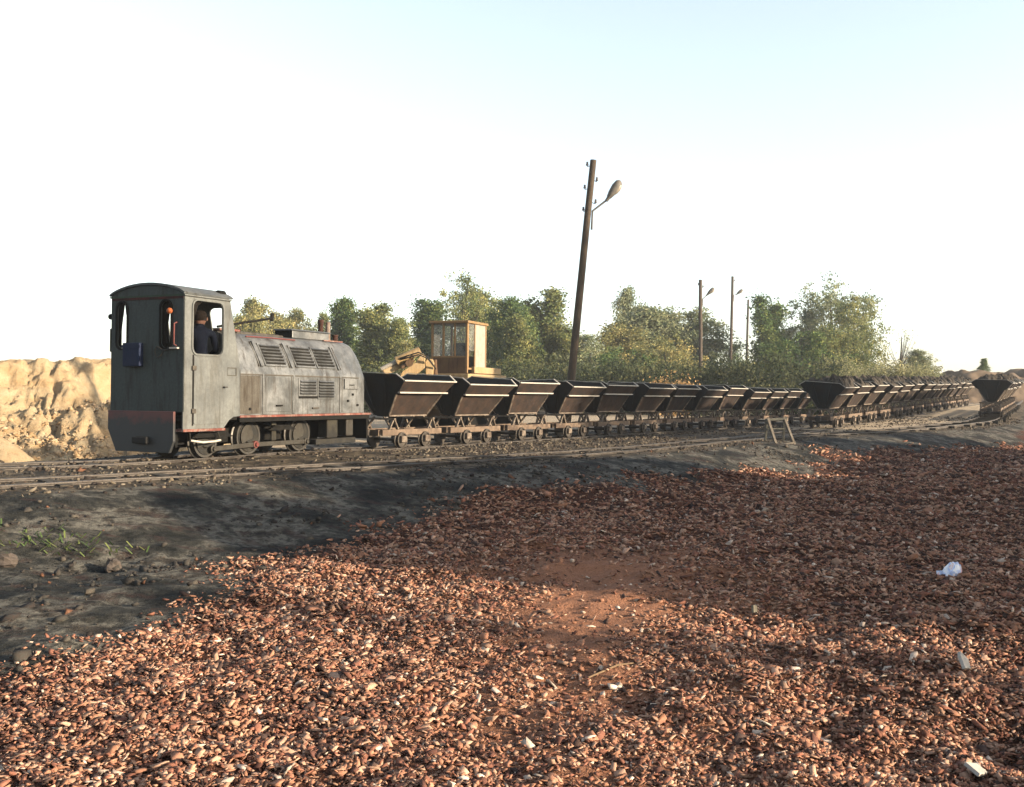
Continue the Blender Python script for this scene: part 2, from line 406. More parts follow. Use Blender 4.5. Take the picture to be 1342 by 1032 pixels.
def ground(x, y, detail=True):
    x = np.asarray(x, float); y = np.asarray(y, float)
    s = polydist(x, y, FRONT)
    s1a = np.abs(polydist(x, y, T1)); s3a = np.abs(polydist(x, y, T3))
    z = -0.030 - 0.08*sstep(17.5, 21, y)*(1-sstep(1.2, 2.4, s1a)) + rise(x, y) + 0.03*sstep(31, 37, y)*(1-sstep(1.0, 2.4, s3a)) - 0.05*sstep(37, 39, y)*(1-sstep(1.0, 2.4, s3a))
    drop = sstep(0.7, 3.6, s)
    z = z*(1-drop) + (-0.50)*drop
    s1_ = polydist(x, y, T1)
    pit = sstep(1.1, 3.4, -s1_)*(1-sstep(-8.5, -5.6, x))*(1-sstep(70, 90, y))*sstep(-120, -90, x)
    z = z - 1.65*pit
    # unseen heap at right, added and shaped to cast the mid-ground shade
    hx = x - (11.5 + 0.42*np.maximum(y-6, 0)*1.0)
    hs = sstep(0.0, 5.0, hx)*(1-sstep(30, 44, hx))
    yj = y + (fbm(x, y, 0.6, 4, 37)-0.5)*3.4
    amp = (5.6 + 1.2*(fbm(x, y, 1.1, 3, 39)-0.5))*sstep(0.3, 2.4, yj)*(1-sstep(9.5, 12.5, y)) + 3.9*sstep(9.5, 12.5, y)*(1-sstep(22, 28, y))
    z = z + amp*hs*(0.8+0.4*fbm(x, y, 0.35, 3, 31))
    if detail:
        calm = 1-0.75*(1-sstep(0.6, 1.3, np.minimum(np.minimum(s1a, s3a), np.abs(s))))
        z = z + drop*(fbm(x, y, 0.45, 3, 3)-0.5)*0.16 + (fbm(x, y, 1.7, 5, 11, 0.62)-0.5)*(0.07+0.12*drop)*calm - 0.012*(1-calm)
        ch = chipmask(x, y)
        z = z + ch*(fbm(x, y, 3.1, 3, 21)-0.5)*0.07
        # humps and ruts at the lower right
        z = z + ch*sstep(0.6, 2.2, x)*(1-sstep(6.2, 8.5, y))*(fbm(x*1.6, y*0.8, 1.1, 3, 43)-0.5)*0.30
    return z
XB_Y = [-20, 0, 3, 5.39, 7.05, 8.2, 12.4, 15.3, 20, 25, 40, 60]
XB_X = [-9, -4.6, -3.6, -2.77, -2.25, -2.0, -0.67, 0.34, 2.6, 5.2, 16.5, 30]
def chipmask(x, y):
    xb = np.interp(y, XB_Y, XB_X)
    w = (fbm(x, y, 0.8, 4, 5)-0.5)*(0.9+0.05*y)
    m = sstep(-0.75, 0.45, x - xb + w)**1.5
    s = polydist(x, y, FRONT)
    return m*sstep(2.0, 3.0, s + w*1.2)

def axis(segs):
    out = []
    for a, b, d in segs: out += list(np.arange(a, b-1e-6, d))
    return np.array(out + [segs[-1][1]])
xs = axis([(-900, -300, 100), (-300, -100, 40), (-100, -30, 7), (-30, -12, 1.0), (-12, -4, 0.2), (-4, 6, 0.06), (6, 16, 0.14), (16, 40, 0.8), (40, 100, 6), (100, 300, 40), (300, 900, 100)])
ys = axis([(-300, -60, 40), (-60, -10, 5), (-10, 2.5, 0.8), (2.5, 10, 0.06), (10, 20, 0.1), (20, 34, 0.2), (34, 80, 0.8), (80, 200, 8), (200, 600, 40), (600, 2000, 200)])
GX, GY = np.meshgrid(xs, ys)
GZ = ground(GX, GY)
nx, ny = len(xs), len(ys)
V = np.stack([GX.ravel(), GY.ravel(), GZ.ravel()], 1)
idx = np.arange(nx*ny).reshape(ny, nx)
Q = np.stack([idx[:-1, :-1].ravel(), idx[:-1, 1:].ravel(), idx[1:, 1:].ravel(), idx[1:, :-1].ravel()], 1)
chm = chipmask(GX, GY).ravel()
sF = polydist(GX, GY, FRONT).ravel()
s1 = polydist(GX, GY, [p for p in T1]).ravel()
sand = sstep(0.8, 2.5, -s1)                                   # behind the train: pale sand
trk = sstep(-6, -1.5, sF)*(1-sstep(0.3, 1.6, sF))*(1-sand)
fine = np.maximum(np.exp(-((GX.ravel()-0.85)/1.3)**4 - ((GY.ravel()-8.0)/2.3)**2), np.exp(-((GX.ravel()-0.45)/0.8)**4 - ((GY.ravel()-5.8)/2.2)**2))   # red dust path
pale = sstep(8.0, 10.5, GX.ravel())*sstep(27, 30, GY.ravel())*sstep(-4.2, -2.6, sF)*(1-sstep(-0.9, 0.2, sF))
sand = np.maximum(sand, pale)
zone = np.stack([chm, np.clip(sand, 0, 1), np.clip(trk, 0, 1)], 1)

def ground_mat():
    t = NT('ground_earth')
    a = t.attr('tint'); sep = t.n.new('ShaderNodeSeparateColor'); t.link(a.outputs['Color'], sep.inputs[0])
    fine_a = t.attr('dust')
    n1 = t.noise(1.3, 6, 0.65); n2 = t.noise(9, 6, 0.7); n3 = t.noise(55, 4, 0.7)
    dirt = t.ramp(n1, [(0.38, (0.035, 0.037, 0.033)), (0.46, (0.10, 0.098, 0.083)), (0.52, (0.19, 0.178, 0.147)), (0.565, (0.40, 0.375, 0.31)), (0.62, (0.17, 0.145, 0.115)), (0.68, (0.08, 0.07, 0.058))])
    dirt = t.mix(t.ramp(n2, [(0.40, 0.75), (0.52, 0.0)]), dirt, (0.028, 0.030, 0.028))
    dirt = t.mix(t.ramp(t.noise(4.0, 5, 0.7, stretch=(0.6, 1.4, 1)), [(0.54, 0.0), (0.62, 0.55)]), dirt, (0.14, 0.075, 0.06))
    dirt = t.mix(t.ramp(n3, [(0.62, 0.0), (0.78, 0.5)]), dirt, (0.22, 0.20, 0.15))
    track = t.ramp(t.noise(2.2, 6, 0.7, stretch=(1, 0.6, 1)), [(0.40, (0.07, 0.062, 0.048)), (0.5, (0.22, 0.17, 0.115)), (0.60, (0.42, 0.33, 0.22))])
    track = t.mix(t.ramp(n2, [(0.42, 0.8), (0.54, 0.0)]), track, (0.045, 0.04, 0.033))
    sandc = t.ramp(n2, [(0.3, (0.75, 0.60, 0.42)), (0.7, (0.95, 0.78, 0.56))])
    sandc = t.mix(t.ramp(n1, [(0.64, 0.0), (0.74, 0.6)]), sandc, (0.16, 0.15, 0.07))
    chip = t.ramp(n3, [(0.3, (0.05, 0.024, 0.016)), (0.55, (0.17, 0.07, 0.042)), (0.75, (0.32, 0.15, 0.09))])
    chip = t.mix(fine_a.outputs['Fac'], chip, t.ramp(n3, [(0.3, (0.62, 0.27, 0.14)), (0.7, (0.95, 0.48, 0.29))]))
    e = t.math('MULTIPLY', t.math('SUBTRACT', n2, 0.5), 1.2)
    def m(o): return t.ramp(t.math('ADD', o, e), [(0.35, 0.0), (0.6, 1.0)])
    c = t.mix(m(sep.outputs[2]), dirt, track)
    c = t.mix(m(sep.outputs[1]), c, sandc)
    c = t.mix(m(sep.outputs[0]), c, chip)
    t.color(c); t.set(rough=0.95, spec=0.1)
    t.bump(t.math('ADD', t.math('MULTIPLY', n2, 1.0), t.math('MULTIPLY', n3, 0.45)), 1.0, 0.09)
    return t.m
me = np_mesh('ground', V, Q, ground_mat(), tint=zone, smooth=True)
da = me.attributes.new('dust', 'FLOAT', 'POINT'); da.data.foreach_set('value', np.clip(fine*1.1, 0, 0.95).astype(np.float32))
g = bpy.data.objects.new('ground', me); col.objects.link(g); tag(g, kind='structure')

# ------------------------------------------------------------ sand bank behind the locomotive
def sand_mat():
    t = NT('quarry_sand')
    n1 = t.noise(0.9, 6, 0.6, stretch=(1, 1, 2.4)); n2 = t.noise(7, 7, 0.7); n3 = t.noise(45, 4, 0.7)
    c = t.ramp(n1, [(0.3, (0.86, 0.58, 0.30)), (0.5, (1.0, 0.74, 0.43)), (0.7, (1.0, 0.82, 0.53))])
    c = t.mix(t.ramp(n2, [(0.30, 0.55), (0.47, 0.0)]), c, (0.50, 0.31, 0.15))
    c = t.mix(t.ramp(n3, [(0.3, 0.3), (0.5, 0.0)]), c, (0.42, 0.27, 0.14))
    t.color(c, 0.33); t.set(rough=0.95, spec=0.1); t.bump(t.math('ADD', n2, t.math('MULTIPLY', n3, 0.5)), 1.0, 0.12)
    return t.m
M['sand'] = sand_mat()
FOOT = [(-90, 14), (-30, 27), (-17.8, 31.2), (-15.6, 33.0), (-13.6, 34.2), (-10.5, 40), (-14, 60)]
def bank_z(x, y):
    s = -polydist(x, y, FOOT)            # >0 behind the foot line
    s = s + (fbm(x, y, 0.22, 4, 61)-0.5)*2.4 + (fbm(x, y, 1.1, 3, 67)-0.5)*0.7
    top = 2.15 + (fbm(x, y, 0.5, 4, 71)-0.5)*0.55 + 0.10*np.exp(-((x+16.0)/1.6)**2) - 0.12*sstep(-14.8, -13, x)
    along = x*0.8 + y*0.6 + (fbm(x, y, 0.9, 4, 101)-0.5)*1.6
    gul = np.abs(fbm(along, s*0.20, 0.55, 4, 81)-0.5)*2
    gul2 = np.abs(fbm(along+s*0.7, s*0.3, 1.1, 3, 87)-0.5)*2
    lip = 0.9*(fbm(along, s*0, 0.9, 3, 83)-0.5)
    prof = 0.56*sstep(-0.6, 3.6, s) + 0.44*sstep(3.0+lip, 5.2+lip, s)
    z = -1.75 + (top+1.75)*prof
    z = z - 0.30*np.exp(-(gul/0.06)**2)*sstep(0.4, 2.0, s)*(1-sstep(4.8, 6.0, s))
    z = z - 0.30*np.exp(-(gul2/0.12)**2)*sstep(0.2, 1.0, s)*(1-sstep(4.0, 5.0, s))
    z = z + ((fbm(x, y, 1.5, 6, 91, 0.68)-0.5)*0.75 + (np.abs(fbm(x, y, 2.6, 4, 95, 0.6)-0.5)*2)**0.6*0.22)*sstep(0, 0.8, s)*(1-0.8*sstep(4.6, 5.6, s))
    d = np.hypot(x+15.0, y-29.0); z = np.maximum(z, -0.30-d*0.75 + (fbm(x, y, 1.6, 3, 99)-0.5)*0.25)
    return z
bx = axis([(-60, -24, 1.0), (-24, -9, 0.08), (-9, -4, 0.6)]); by = axis([(14, 27.4, 1.0), (27.4, 42, 0.08), (42, 60, 1.5)])
BX, BY = np.meshgrid(bx, by); BZ = bank_z(BX, BY)
fade = 1-sstep(-12.0, -7.0, BX)
BZ = -1.85 + (BZ+1.85)*fade
n_x, n_y = len(bx), len(by); idx = np.arange(n_x*n_y).reshape(n_y, n_x)
Q2 = np.stack([idx[:-1, :-1].ravel(), idx[:-1, 1:].ravel(), idx[1:, 1:].ravel(), idx[1:, :-1].ravel()], 1)
me = np_mesh('sand_bank', np.stack([BX.ravel(), BY.ravel(), BZ.ravel()], 1), Q2, M['sand'], smooth=True)
o = bpy.data.objects.new('sand_bank', me); col.objects.link(o); tag(o, kind='structure')

# ------------------------------------------------------------ brick chips and clods (loose ground cover)
def scatter(name, pts, size, mat, tint, flat=(0.12, 0.34), tilt=0.42, kind='stuff', sink=0.25, zf=None):
    n = len(pts)
    base = np.array([(-1, -1, -1), (1, -1, -1), (1, 1, -1), (-1, 1, -1), (-1, -1, 1), (1, -1, 1), (1, 1, 1), (-1, 1, 1)], float)*0.5
    v = np.repeat(base[None], n, 0) + rng.uniform(-0.30, 0.30, (n, 8, 3))*np.array([1.1, 1.1, 0.7])
    v[:, 4:, :2] *= rng.uniform(0.62, 1.0, (n, 1, 2))
    dims = np.stack([size*rng.uniform(0.8, 1.7, n), size*rng.uniform(0.45, 1.0, n), size*rng.uniform(*flat, n)], 1)
    v *= dims[:, None, :]
    a = rng.uniform(0, 2*math.pi, n); tx = rng.normal(0, tilt, n); ty = rng.normal(0, tilt, n)
    def rot(v, ang, i, j):
        c, s_ = np.cos(ang)[:, None], np.sin(ang)[:, None]
        p, q = v[..., i].copy(), v[..., j].copy()
        v[..., i] = p*c - q*s_; v[..., j] = p*s_ + q*c
    rot(v, tx, 1, 2); rot(v, ty, 0, 2); rot(v, a, 0, 1)
    z = (zf or ground)(pts[:, 0], pts[:, 1]) + size*(0.22-sink*rng.uniform(0, 1, n)) + 0.004
    v += np.stack([pts[:, 0], pts[:, 1], z], 1)[:, None, :]
    q = np.array([(0, 3, 2, 1), (4, 5, 6, 7), (0, 1, 5, 4), (1, 2, 6, 5), (2, 3, 7, 6), (3, 0, 4, 7)])
    faces = (q[None] + (np.arange(n)*8)[:, None, None]).reshape(-1, 4)
    me = np_mesh(name, v.reshape(-1, 3), faces, mat, tint=np.repeat(tint, 8, 0) if tint is not None else None)
    o = bpy.data.objects.new(name, me); col.objects.link(o); tag(o, kind=kind)
    return o
def bank_foot_mask(p): return polydist(p[:, 0], p[:, 1], T1) > -1.6
P = []; S = []
for y0, y1, dens, sz in ((2.6, 4.5, 4300, 0.021), (4.5, 6.5, 3500, 0.023), (6.5, 9, 2100, 0.027), (9, 13, 1000, 0.034), (13, 19, 440, 0.044), (19, 33, 170, 0.060)):
    xa, xb = -0.56*y1-0.8, 0.56*y1+0.8
    n = int((xb-xa)*(y1-y0)*dens)
    p = np.stack([rng.uniform(xa, xb, n), rng.uniform(y0, y1, n)], 1)
    m = chipmask(p[:, 0], p[:, 1])
    xc = np.interp(p[:, 1], [3.5, 4.1, 6.6, 8.5, 10], [0.0, 0.1, 0.52, 0.78, 1.0]); wc = np.interp(p[:, 1], [3.5, 4.1, 6.6, 8.5, 9.6], [0.22, 0.3, 0.5, 0.95, 0.8])
    wob = (fbm(p[:, 0], p[:, 1], 2.0, 3, 57)-0.5)*0.5
    patch = np.exp(-np.abs((p[:, 0]-xc+wob)/wc)**3)*np.interp(p[:, 1], [3.5, 5.5, 6.6, 9.3, 10.3], [0.35, 0.72, 0.97, 0.97, 0.0])
    clump = 0.45+1.1*fbm(p[:, 0], p[:, 1], 2.4, 3, 77)
    keep = rng.uniform(0, 1, n) < m*clump*(1-0.97*patch)
    p = p[keep]; P.append(p); S.append(sz*np.exp(np.clip(rng.normal(-0.28, 0.40, len(p)), -1.2, 0.75)))
P = np.concatenate(P); S = np.concatenate(S)
# a few loose chips strewn over the dirt
u = rng.uniform(0, 1, len(P))
pal = np.array([(0.47, 0.235, 0.145), (0.60, 0.37, 0.25), (0.33, 0.145, 0.095), (0.16, 0.075, 0.055), (0.80, 0.64, 0.50), (0.09, 0.06, 0.05)])
ci = rng.choice(6, len(P), p=[0.29, 0.24, 0.21, 0.115, 0.03, 0.115])
tint = pal[ci]*rng.uniform(0.7, 1.35, (len(P), 1))*1.5
scatter('brick_chips', P, S, M['chips'], tint)
Pd = np.stack([rng.uniform(-9, 9, 42000), rng.uniform(4.3, 26, 42000)], 1)
md = (1-chipmask(Pd[:, 0], Pd[:, 1]))
sd = polydist(Pd[:, 0], Pd[:, 1], FRONT)
keep = (rng.uniform(0, 1, len(Pd)) < md*(0.08+0.85*sstep(0.5, 0.72, fbm(Pd[:, 0], Pd[:, 1], 0.9, 3, 15)))) & (np.abs(Pd[:, 0]) < 0.58*Pd[:, 1]+1.0) & (sd > -1.6)
Pd = Pd[keep]; Pd = Pd[rng.uniform(0, 1, len(Pd)) < np.where(Pd[:, 0] < -3.0, 0.45, 0.9)]
td = np.array([(0.10, 0.098, 0.085), (0.17, 0.155, 0.125), (0.055, 0.055, 0.052), (0.30, 0.15, 0.09)])[rng.choice(4, len(Pd), p=[0.5, 0.25, 0.2, 0.05])]
scatter('earth_clods', Pd, 0.022*np.exp(rng.normal(0, 0.55, len(Pd))), M['chips'], td, flat=(0.4, 0.8), tilt=0.4, sink=0.35)

Pt = np.stack([rng.uniform(-16, 22, 90000), rng.uniform(7, 44, 90000)], 1)
st_ = polydist(Pt[:, 0], Pt[:, 1], FRONT)
Pt = Pt[(st_ < 1.2) & (st_ > -6.5) & (rng.uniform(0, 1, len(Pt)) < 0.15+0.85*sstep(0.45, 0.65, fbm(Pt[:, 0], Pt[:, 1], 0.8, 3, 19))) & (bank_foot_mask(Pt))]
tt_ = np.array([(0.30, 0.25, 0.18), (0.12, 0.10, 0.08), (0.05, 0.045, 0.04), (0.42, 0.36, 0.27)])[rng.choice(4, len(Pt), p=[0.3, 0.35, 0.25, 0.1])]
scatter('track_stones', Pt, 0.028*np.exp(np.clip(rng.normal(0, 0.5, len(Pt)), -1.5, 0.8)), M['chips'], tt_, flat=(0.3, 0.7), tilt=0.4, sink=0.35)
Pb = np.stack([rng.uniform(-24, -10, 30000), rng.uniform(27.5, 39, 30000)], 1)
sb_ = -polydist(Pb[:, 0], Pb[:, 1], FOOT)
Pb = Pb[(sb_ > -1.2) & (sb_ < 3.4) & (rng.uniform(0, 1, len(Pb)) < 0.1+0.7*sstep(0.45, 0.65, fbm(Pb[:, 0], Pb[:, 1], 0.7, 3, 29)))]
tb_ = np.array([(0.85, 0.60, 0.35), (0.65, 0.43, 0.22), (0.95, 0.72, 0.46)])[rng.choice(3, len(Pb))]
scatter('sand_lumps', Pb, 0.055*np.exp(rng.normal(0, 0.55, len(Pb))), M['chips'], tb_, flat=(0.4, 0.8), tilt=0.4, sink=0.3, zf=bank_z)

# ------------------------------------------------------------ railway tracks
def offset(path, d):
    out = []
    for i, p in enumerate(path):
        t = path[min(i+1, len(path)-1)] - path[max(i-1, 0)]; t.z = 0; t.normalize()
        out.append(p + Vector((t.y, -t.x, 0))*d)
    return out
sl_mesh = None
def track(name, path, label, s_range, gauge=0.75):
    root = empty(name, path[0], label=label, cat='railway track')
    base = Vector(path[0])
    for sgn in (-1, 1):
        ln = offset(path, sgn*(gauge/2+0.025))
        b = MB(); prof = [(-0.045, -0.085), (0.045, -0.085), (0.045, -0.075), (0.010, -0.065), (0.010, -0.025), (0.024, -0.018), (0.024, 0.0), (-0.024, 0.0), (-0.024, -0.018), (-0.010, -0.025), (-0.010, -0.065), (-0.045, -0.075)]
        n = len(prof)
        for i, p in enumerate(ln):
            t = ln[min(i+1, len(ln)-1)] - ln[max(i-1, 0)]; t.z = 0; t.normalize(); r = Vector((t.y, -t.x, 0))
            wob = 0.012*math.sin(i*1.7+sgn)
            for a, c in prof: b.v.append(tuple(p - base + r*(a+wob*0.6) + Vector((0, 0, c + wob*0.5))))
        for i in range(len(ln)-1):
            for k in range(n): b.f.append((i*n+k, i*n+(k+1) % n, (i+1)*n+(k+1) % n, (i+1)*n+k))
        b.build('rail', M['rail'], root)
    # sleepers half sunk into the dirt
    global sl_mesh
    acc = 0; last = path[0]
    for i in range(1, len(path)-1):
        acc += (path[i]-path[i-1]).length
        if acc > 0.85:
            acc = 0
            if s_range[0] < path[i].y < s_range[1] and path[i].x > s_range[2]:
                if sl_mesh is None:
                    sb = MB(); sb.box(-0.09, 0.09, -0.62, 0.62, -0.16, -0.022); so = sb.build('sleeper', M['sleeper'], root, bevel=0.01); sl_mesh = so.data
                else:
                    so = bpy.data.objects.new('sleeper', sl_mesh); col.objects.link(so); so.parent = root
                t = path[i+1]-path[i-1]
                so.location = path[i]-base; so.rotation_euler = (0, 0, math.atan2(t.y, t.x) + random.uniform(-0.06, 0.06))
                so.scale = (random.uniform(0.8, 1.1), random.uniform(0.9, 1.05), 1)
    return root
track('railway_track', T1c, 'narrow gauge track under the locomotive and the empty tipping wagons', (9, 48, -14))
track('railway_track', T2c, 'empty narrow gauge track passing in front of the locomotive towards the loaded wagons', (8, 52, -10))
track('railway_track', T3c, 'narrow gauge track curving up the bank at the right edge', (26, 60, 0))

# ------------------------------------------------------------ locomotive
loco = empty('locomotive', (LOCO0[0], LOCO0[1], 0), R(90-25.7), label='grey narrow gauge diesel locomotive with arched cab and louvred hood coupled to the wagons', cat='locomotive')
HW = 0.743
def rounded(x0, x1, y0, y1, r, n=5):
    out = []
    for cx, cy, a0 in ((x1-r, y0+r, -90), (x1-r, y1-r, 0), (x0+r, y1-r, 90), (x0+r, y0+r, 180)):
        for k in range(n+1):
            a = R(a0+90*k/n); out.append((cx+r*math.cos(a), cy+r*math.sin(a)))
    return out
def arch(z_e=2.50, rise_=0.15, n=14, hw=HW):
    return [(hw - 2*hw*k/n, z_e + rise_*(1-((hw-2*hw*k/n)/hw)**2)**0.8 if 0 < k < n else z_e) for k in range(n+1)]
WIN = [(0.41, 0.61), (-0.49, -0.29)]
outer = [(-HW, 0.74), (HW, 0.74)] + arch()
holes = [rounded(a, b, 1.70, 2.40, 0.095) for a, b in WIN]
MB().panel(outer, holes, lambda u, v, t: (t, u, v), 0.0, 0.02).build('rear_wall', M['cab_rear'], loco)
for a, b in WIN:
    ring = MB(); ring.panel(rounded(a-0.03, b+0.03, 1.67, 2.43, 0.12), [rounded(a, b, 1.70, 2.40, 0.095)], lambda u, v, t: (t, u, v), -0.018, -0.001)
    ring.build('window_frame', M['black'], loco)
# side walls
side = [(0.0, 0.48), (0.88, 0.48), (0.93, 0.53), (1.00, 0.60), (1.10, 0.65), (1.25, 0.66), (1.25, 1.40), (0.995, 2.50), (0.0, 2.50)]
swin = rounded(0.19, 0.83, 1.62, 2.42, 0.10)
for sg in (-1, 1):
    sd_ = side if sg < 0 else side[:7] + [(0.90, 1.60), (0.90, 2.32), (1.035, 2.36), (0.995, 2.50), (0.0, 2.50)]
    MB().panel(sd_, [swin], lambda u, v, t: (u, t*sg, v), HW, HW-0.02).build('side_wall', M['cab_grey'], loco)
    MB().panel(rounded(0.16, 0.86, 1.59, 2.45, 0.12), [rounded(0.185, 0.835, 1.615, 2.425, 0.105)], lambda u, v, t: (u, t*sg, v), HW+0.016, HW+0.001).build('window_frame', M['cab_grey'], loco)
    # door outline: dark seam grooves and hinges, door plate stands slightly proud
    door = MB().panel(rounded(0.215, 0.93, 0.55, 1.57, 0.03), [], lambda u, v, t: (u, t*sg, v), HW+0.010, HW+0.001).build('door', M['cab_grey'], loco, bevel=0.004)
    MB().box(0.185, 0.213, *sorted((sg*(HW+0.001), sg*(HW+0.005))), 0.53, 1.60).build('door_gap', M['black'], door)
    h = MB()
    for z in (0.75, 1.40): h.box(0.165, 0.25, *sorted((sg*(HW+0.011), sg*(HW+0.028))), z-0.035, z+0.035)
    h.build('hinge', M['hood_seam'], door, bevel=0.006)
    MB().tube([(0.84, sg*(HW+0.012), 1.12), (0.84, sg*(HW+0.05), 1.12), (0.90, sg*(HW+0.05), 1.12)], 0.010, 6).build('handle', M['hood_seam'], door)
    p = MB(); z0, z1_ = 1.30, 1.43
    for (a, b, c, d) in ((0.93, 1.15, z0, z0+0.012), (0.93, 1.15, z1_-0.012, z1_), (0.93, 0.942, z0+0.012, z1_-0.012), (1.138, 1.15, z0+0.012, z1_-0.012)):
        p.box(a, b, *sorted((sg*(HW+0.001), sg*(HW+0.010))), c, d)
    p.build('patch_plate', M['hood_seam'], loco)
# gutter under the roof on each side and corner angles
for sg in (-1, 1):
    MB().box(-0.01, 1.0, *sorted((sg*(HW+0.003), sg*(HW+0.03))), 2.475, 2.50).build('gutter', M['cab_grey'], loco, bevel=0.004)
# front wall: vertical to the hood, raked above
fo = [(-HW, 0.66), (HW, 0.66), (HW, 1.40), (-HW, 1.40)]
MB().prism(fo, lambda u, v, t: (t, u, v), 1.25, 1.23).build('front_wall', M['cab_grey'], loco)
L2 = math.hypot(0.255, 1.10); ax_, az_ = -0.255/L2, 1.10/L2
fo2 = [(-HW+0.021, 0.0), (HW-0.021, 0.0), (HW-0.021, L2), (-HW+0.021, L2)]
fh = [rounded(0.30, 0.62, 0.36, 1.00, 0.10), rounded(-0.62, -0.30, 0.36, 1.00, 0.10)]
MB().panel(fo2, fh, lambda u, v, t: (1.248+ax_*v-t, u, 1.402+az_*v), 0.0, 0.02).build('front_wall', M['cab_grey'], loco)
# front arch filler and roof
MB().prism(arch(2.50, 0.15), lambda u, v, t: (t, u, v), 0.975, 0.993).build('front_arch', M['cab_grey'], loco)
rb = MB(); a1 = arch(2.505, 0.155, 20, HW+0.018); a2 = arch(2.53, 0.165, 20, HW+0.030)
n = len(a1)
for (x, A) in ((-0.025, a1), (-0.025, a2), (1.03, a2), (1.03, a1)):
    for u, v in A: rb.v.append((x, u, v))
for r in range(4):
    q = (r+1) % 4
    for k in range(n-1): rb.f.append((r*n+k, r*n+k+1, q*n+k+1, q*n+k))
rb.f.append((0, n, 2*n, 3*n)); rb.f.append((n-1, 2*n-1, 3*n-1, 4*n-1))
rb.build('roof', M['roof_grey'], loco, smooth=40)
MB().tube([(0.93, -0.60, 2.56), (0.93, -0.60, 2.61)], 0.05, 12).lathe((0.93, -0.60, 2.58), (1, 0, 0), [(-0.08, 0.035), (-0.06, 0.065), (0.06, 0.07), (0.07, 0.05)]).build('roof_lamp', M['black'], loco, smooth=40)
MB().box(-0.008, -0.001, -HW+0.01, HW-0.01, 2.475, 2.50).build('trim_strip', M['green_trim'], loco)
MB().box(-0.008, -0.001, -HW+0.01, HW-0.01, 2.435, 2.472).build('trim_strip', M['red_dark'], loco)
# floor and interior
MB().box(0.03, 1.21, -HW+0.03, HW-0.03, 0.60, 0.66).build('cab_floor', M['black'], loco)
MB().box(0.82, 1.16, -0.5, 0.5, 0.67, 1.38).box(0.76, 1.12, -0.40, 0.40, 1.385, 1.42).build('control_desk', M['black'], loco, bevel=0.02)
# curtains in the left rear window and in the side window
def drape(ptsu, fn, amp, nfold, mat, name, parent, thick=0.006):
    """ptsu: list of (z, u_left, u_right)"""
    b = MB(); K = 22
    for z, a, c in ptsu:
        for k in range(K+1):
            t = k/K; b.v.append(fn(a+(c-a)*t, z, amp*math.sin(t*nfold*2*math.pi+z*2)))
    m = len(ptsu)
    for i in range(m-1):
        for k in range(K): b.f.append((i*(K+1)+k, i*(K+1)+k+1, (i+1)*(K+1)+k+1, (i+1)*(K+1)+k))
    o = b.build(name, mat, parent, smooth=60); md = o.modifiers.new('solid', 'SOLIDIFY'); md.thickness = thick; return o
drape([(2.42, 0.50, 0.66), (2.25, 0.525, 0.66), (2.10, 0.555, 0.66), (1.95, 0.575, 0.66), (1.65, 0.575, 0.66)], lambda u, z, t: (0.05+t, u, z), 0.012, 4, M['cloth'], 'curtain', loco)
drape([(2.42, 0.36, 0.505), (2.25, 0.36, 0.48), (2.10, 0.36, 0.445), (1.95, 0.36, 0.425), (1.65, 0.36, 0.425)], lambda u, z, t: (0.05+t, u, z), 0.012, 4, M['cloth'], 'curtain', loco)
drape([(2.42, -0.46, -0.25), (2.25, -0.42, -0.25), (2.05, -0.385, -0.25), (1.85, -0.40, -0.25), (1.65, -0.45, -0.25)], lambda u, z, t: (0.05+t, u, z), 0.012, 4, M['cloth'], 'curtain', loco)
drape([(2.44, 0.15, 0.46), (2.36, 0.15, 0.33), (2.2, 0.15, 0.26), (2.0, 0.15, 0.23), (1.8, 0.15, 0.22), (1.62, 0.15, 0.22)], lambda u, z, t: (u, -HW+0.05+t, z), 0.014, 5, M['cloth'], 'curtain', loco)
# rear fittings
MB().box(-0.09, -0.002, 0.06, 0.41, 1.42, 1.78).build('tool_box', M['blue'], loco, bevel=0.012)
MB().box(-0.10, -0.092, 0.05, 0.42, 1.70, 1.745).build('tool_box_rim', M['blue'], loco)
lm = MB(); lm.lathe((-0.002, -0.50, 2.25), (-1, 0, 0), [(0, 0.03), (0.02, 0.03), (0.025, 0.042), (0.05, 0.048), (0.07, 0.036), (0.08, 0.015)], 16); lm.build('signal_lamp', M['orange'], loco, smooth=40)
MB().tube([(-0.002, -0.61, 2.08), (-0.06, -0.61, 2.06), (-0.06, -0.605, 1.75), (-0.002, -0.60, 1.73)], 0.012, 8).build('grab_rail', M['pink'], loco, smooth=60)
MB().box(-0.05, -0.002, -0.66, -0.50, 1.68, 1.705).build('bracket', M['white_metal'], loco, bevel=0.004)
MB().tube([(-0.02, -0.50, 1.68), (-0.03, -0.36, 1.66), (-0.03, -0.29, 1.70), (-0.03, -0.24, 1.72), (-0.035, -0.20, 1.66), (-0.03, -0.215, 1.58), (-0.03, -0.26, 1.55), (-0.03, -0.31, 1.58), (-0.03, -0.36, 1.63)], 0.011, 6).build('wire_hook', M['rod'], loco, smooth=60)
MB().tube([(0.08, HW+0.002, 2.02), (0.08, HW+0.10, 2.01), (0.08, HW+0.10, 1.66), (0.08, HW+0.002, 1.65)], 0.013, 8).build('grab_rail', M['rod'], loco, smooth=60)
MB().lathe((0.06, HW+0.002, 2.20), (0, 1, 0), [(0, 0.02), (0.04, 0.02), (0.045, 0.045), (0.09, 0.045), (0.1, 0.02)], 12).build('side_lamp', M['black'], loco, smooth=40)
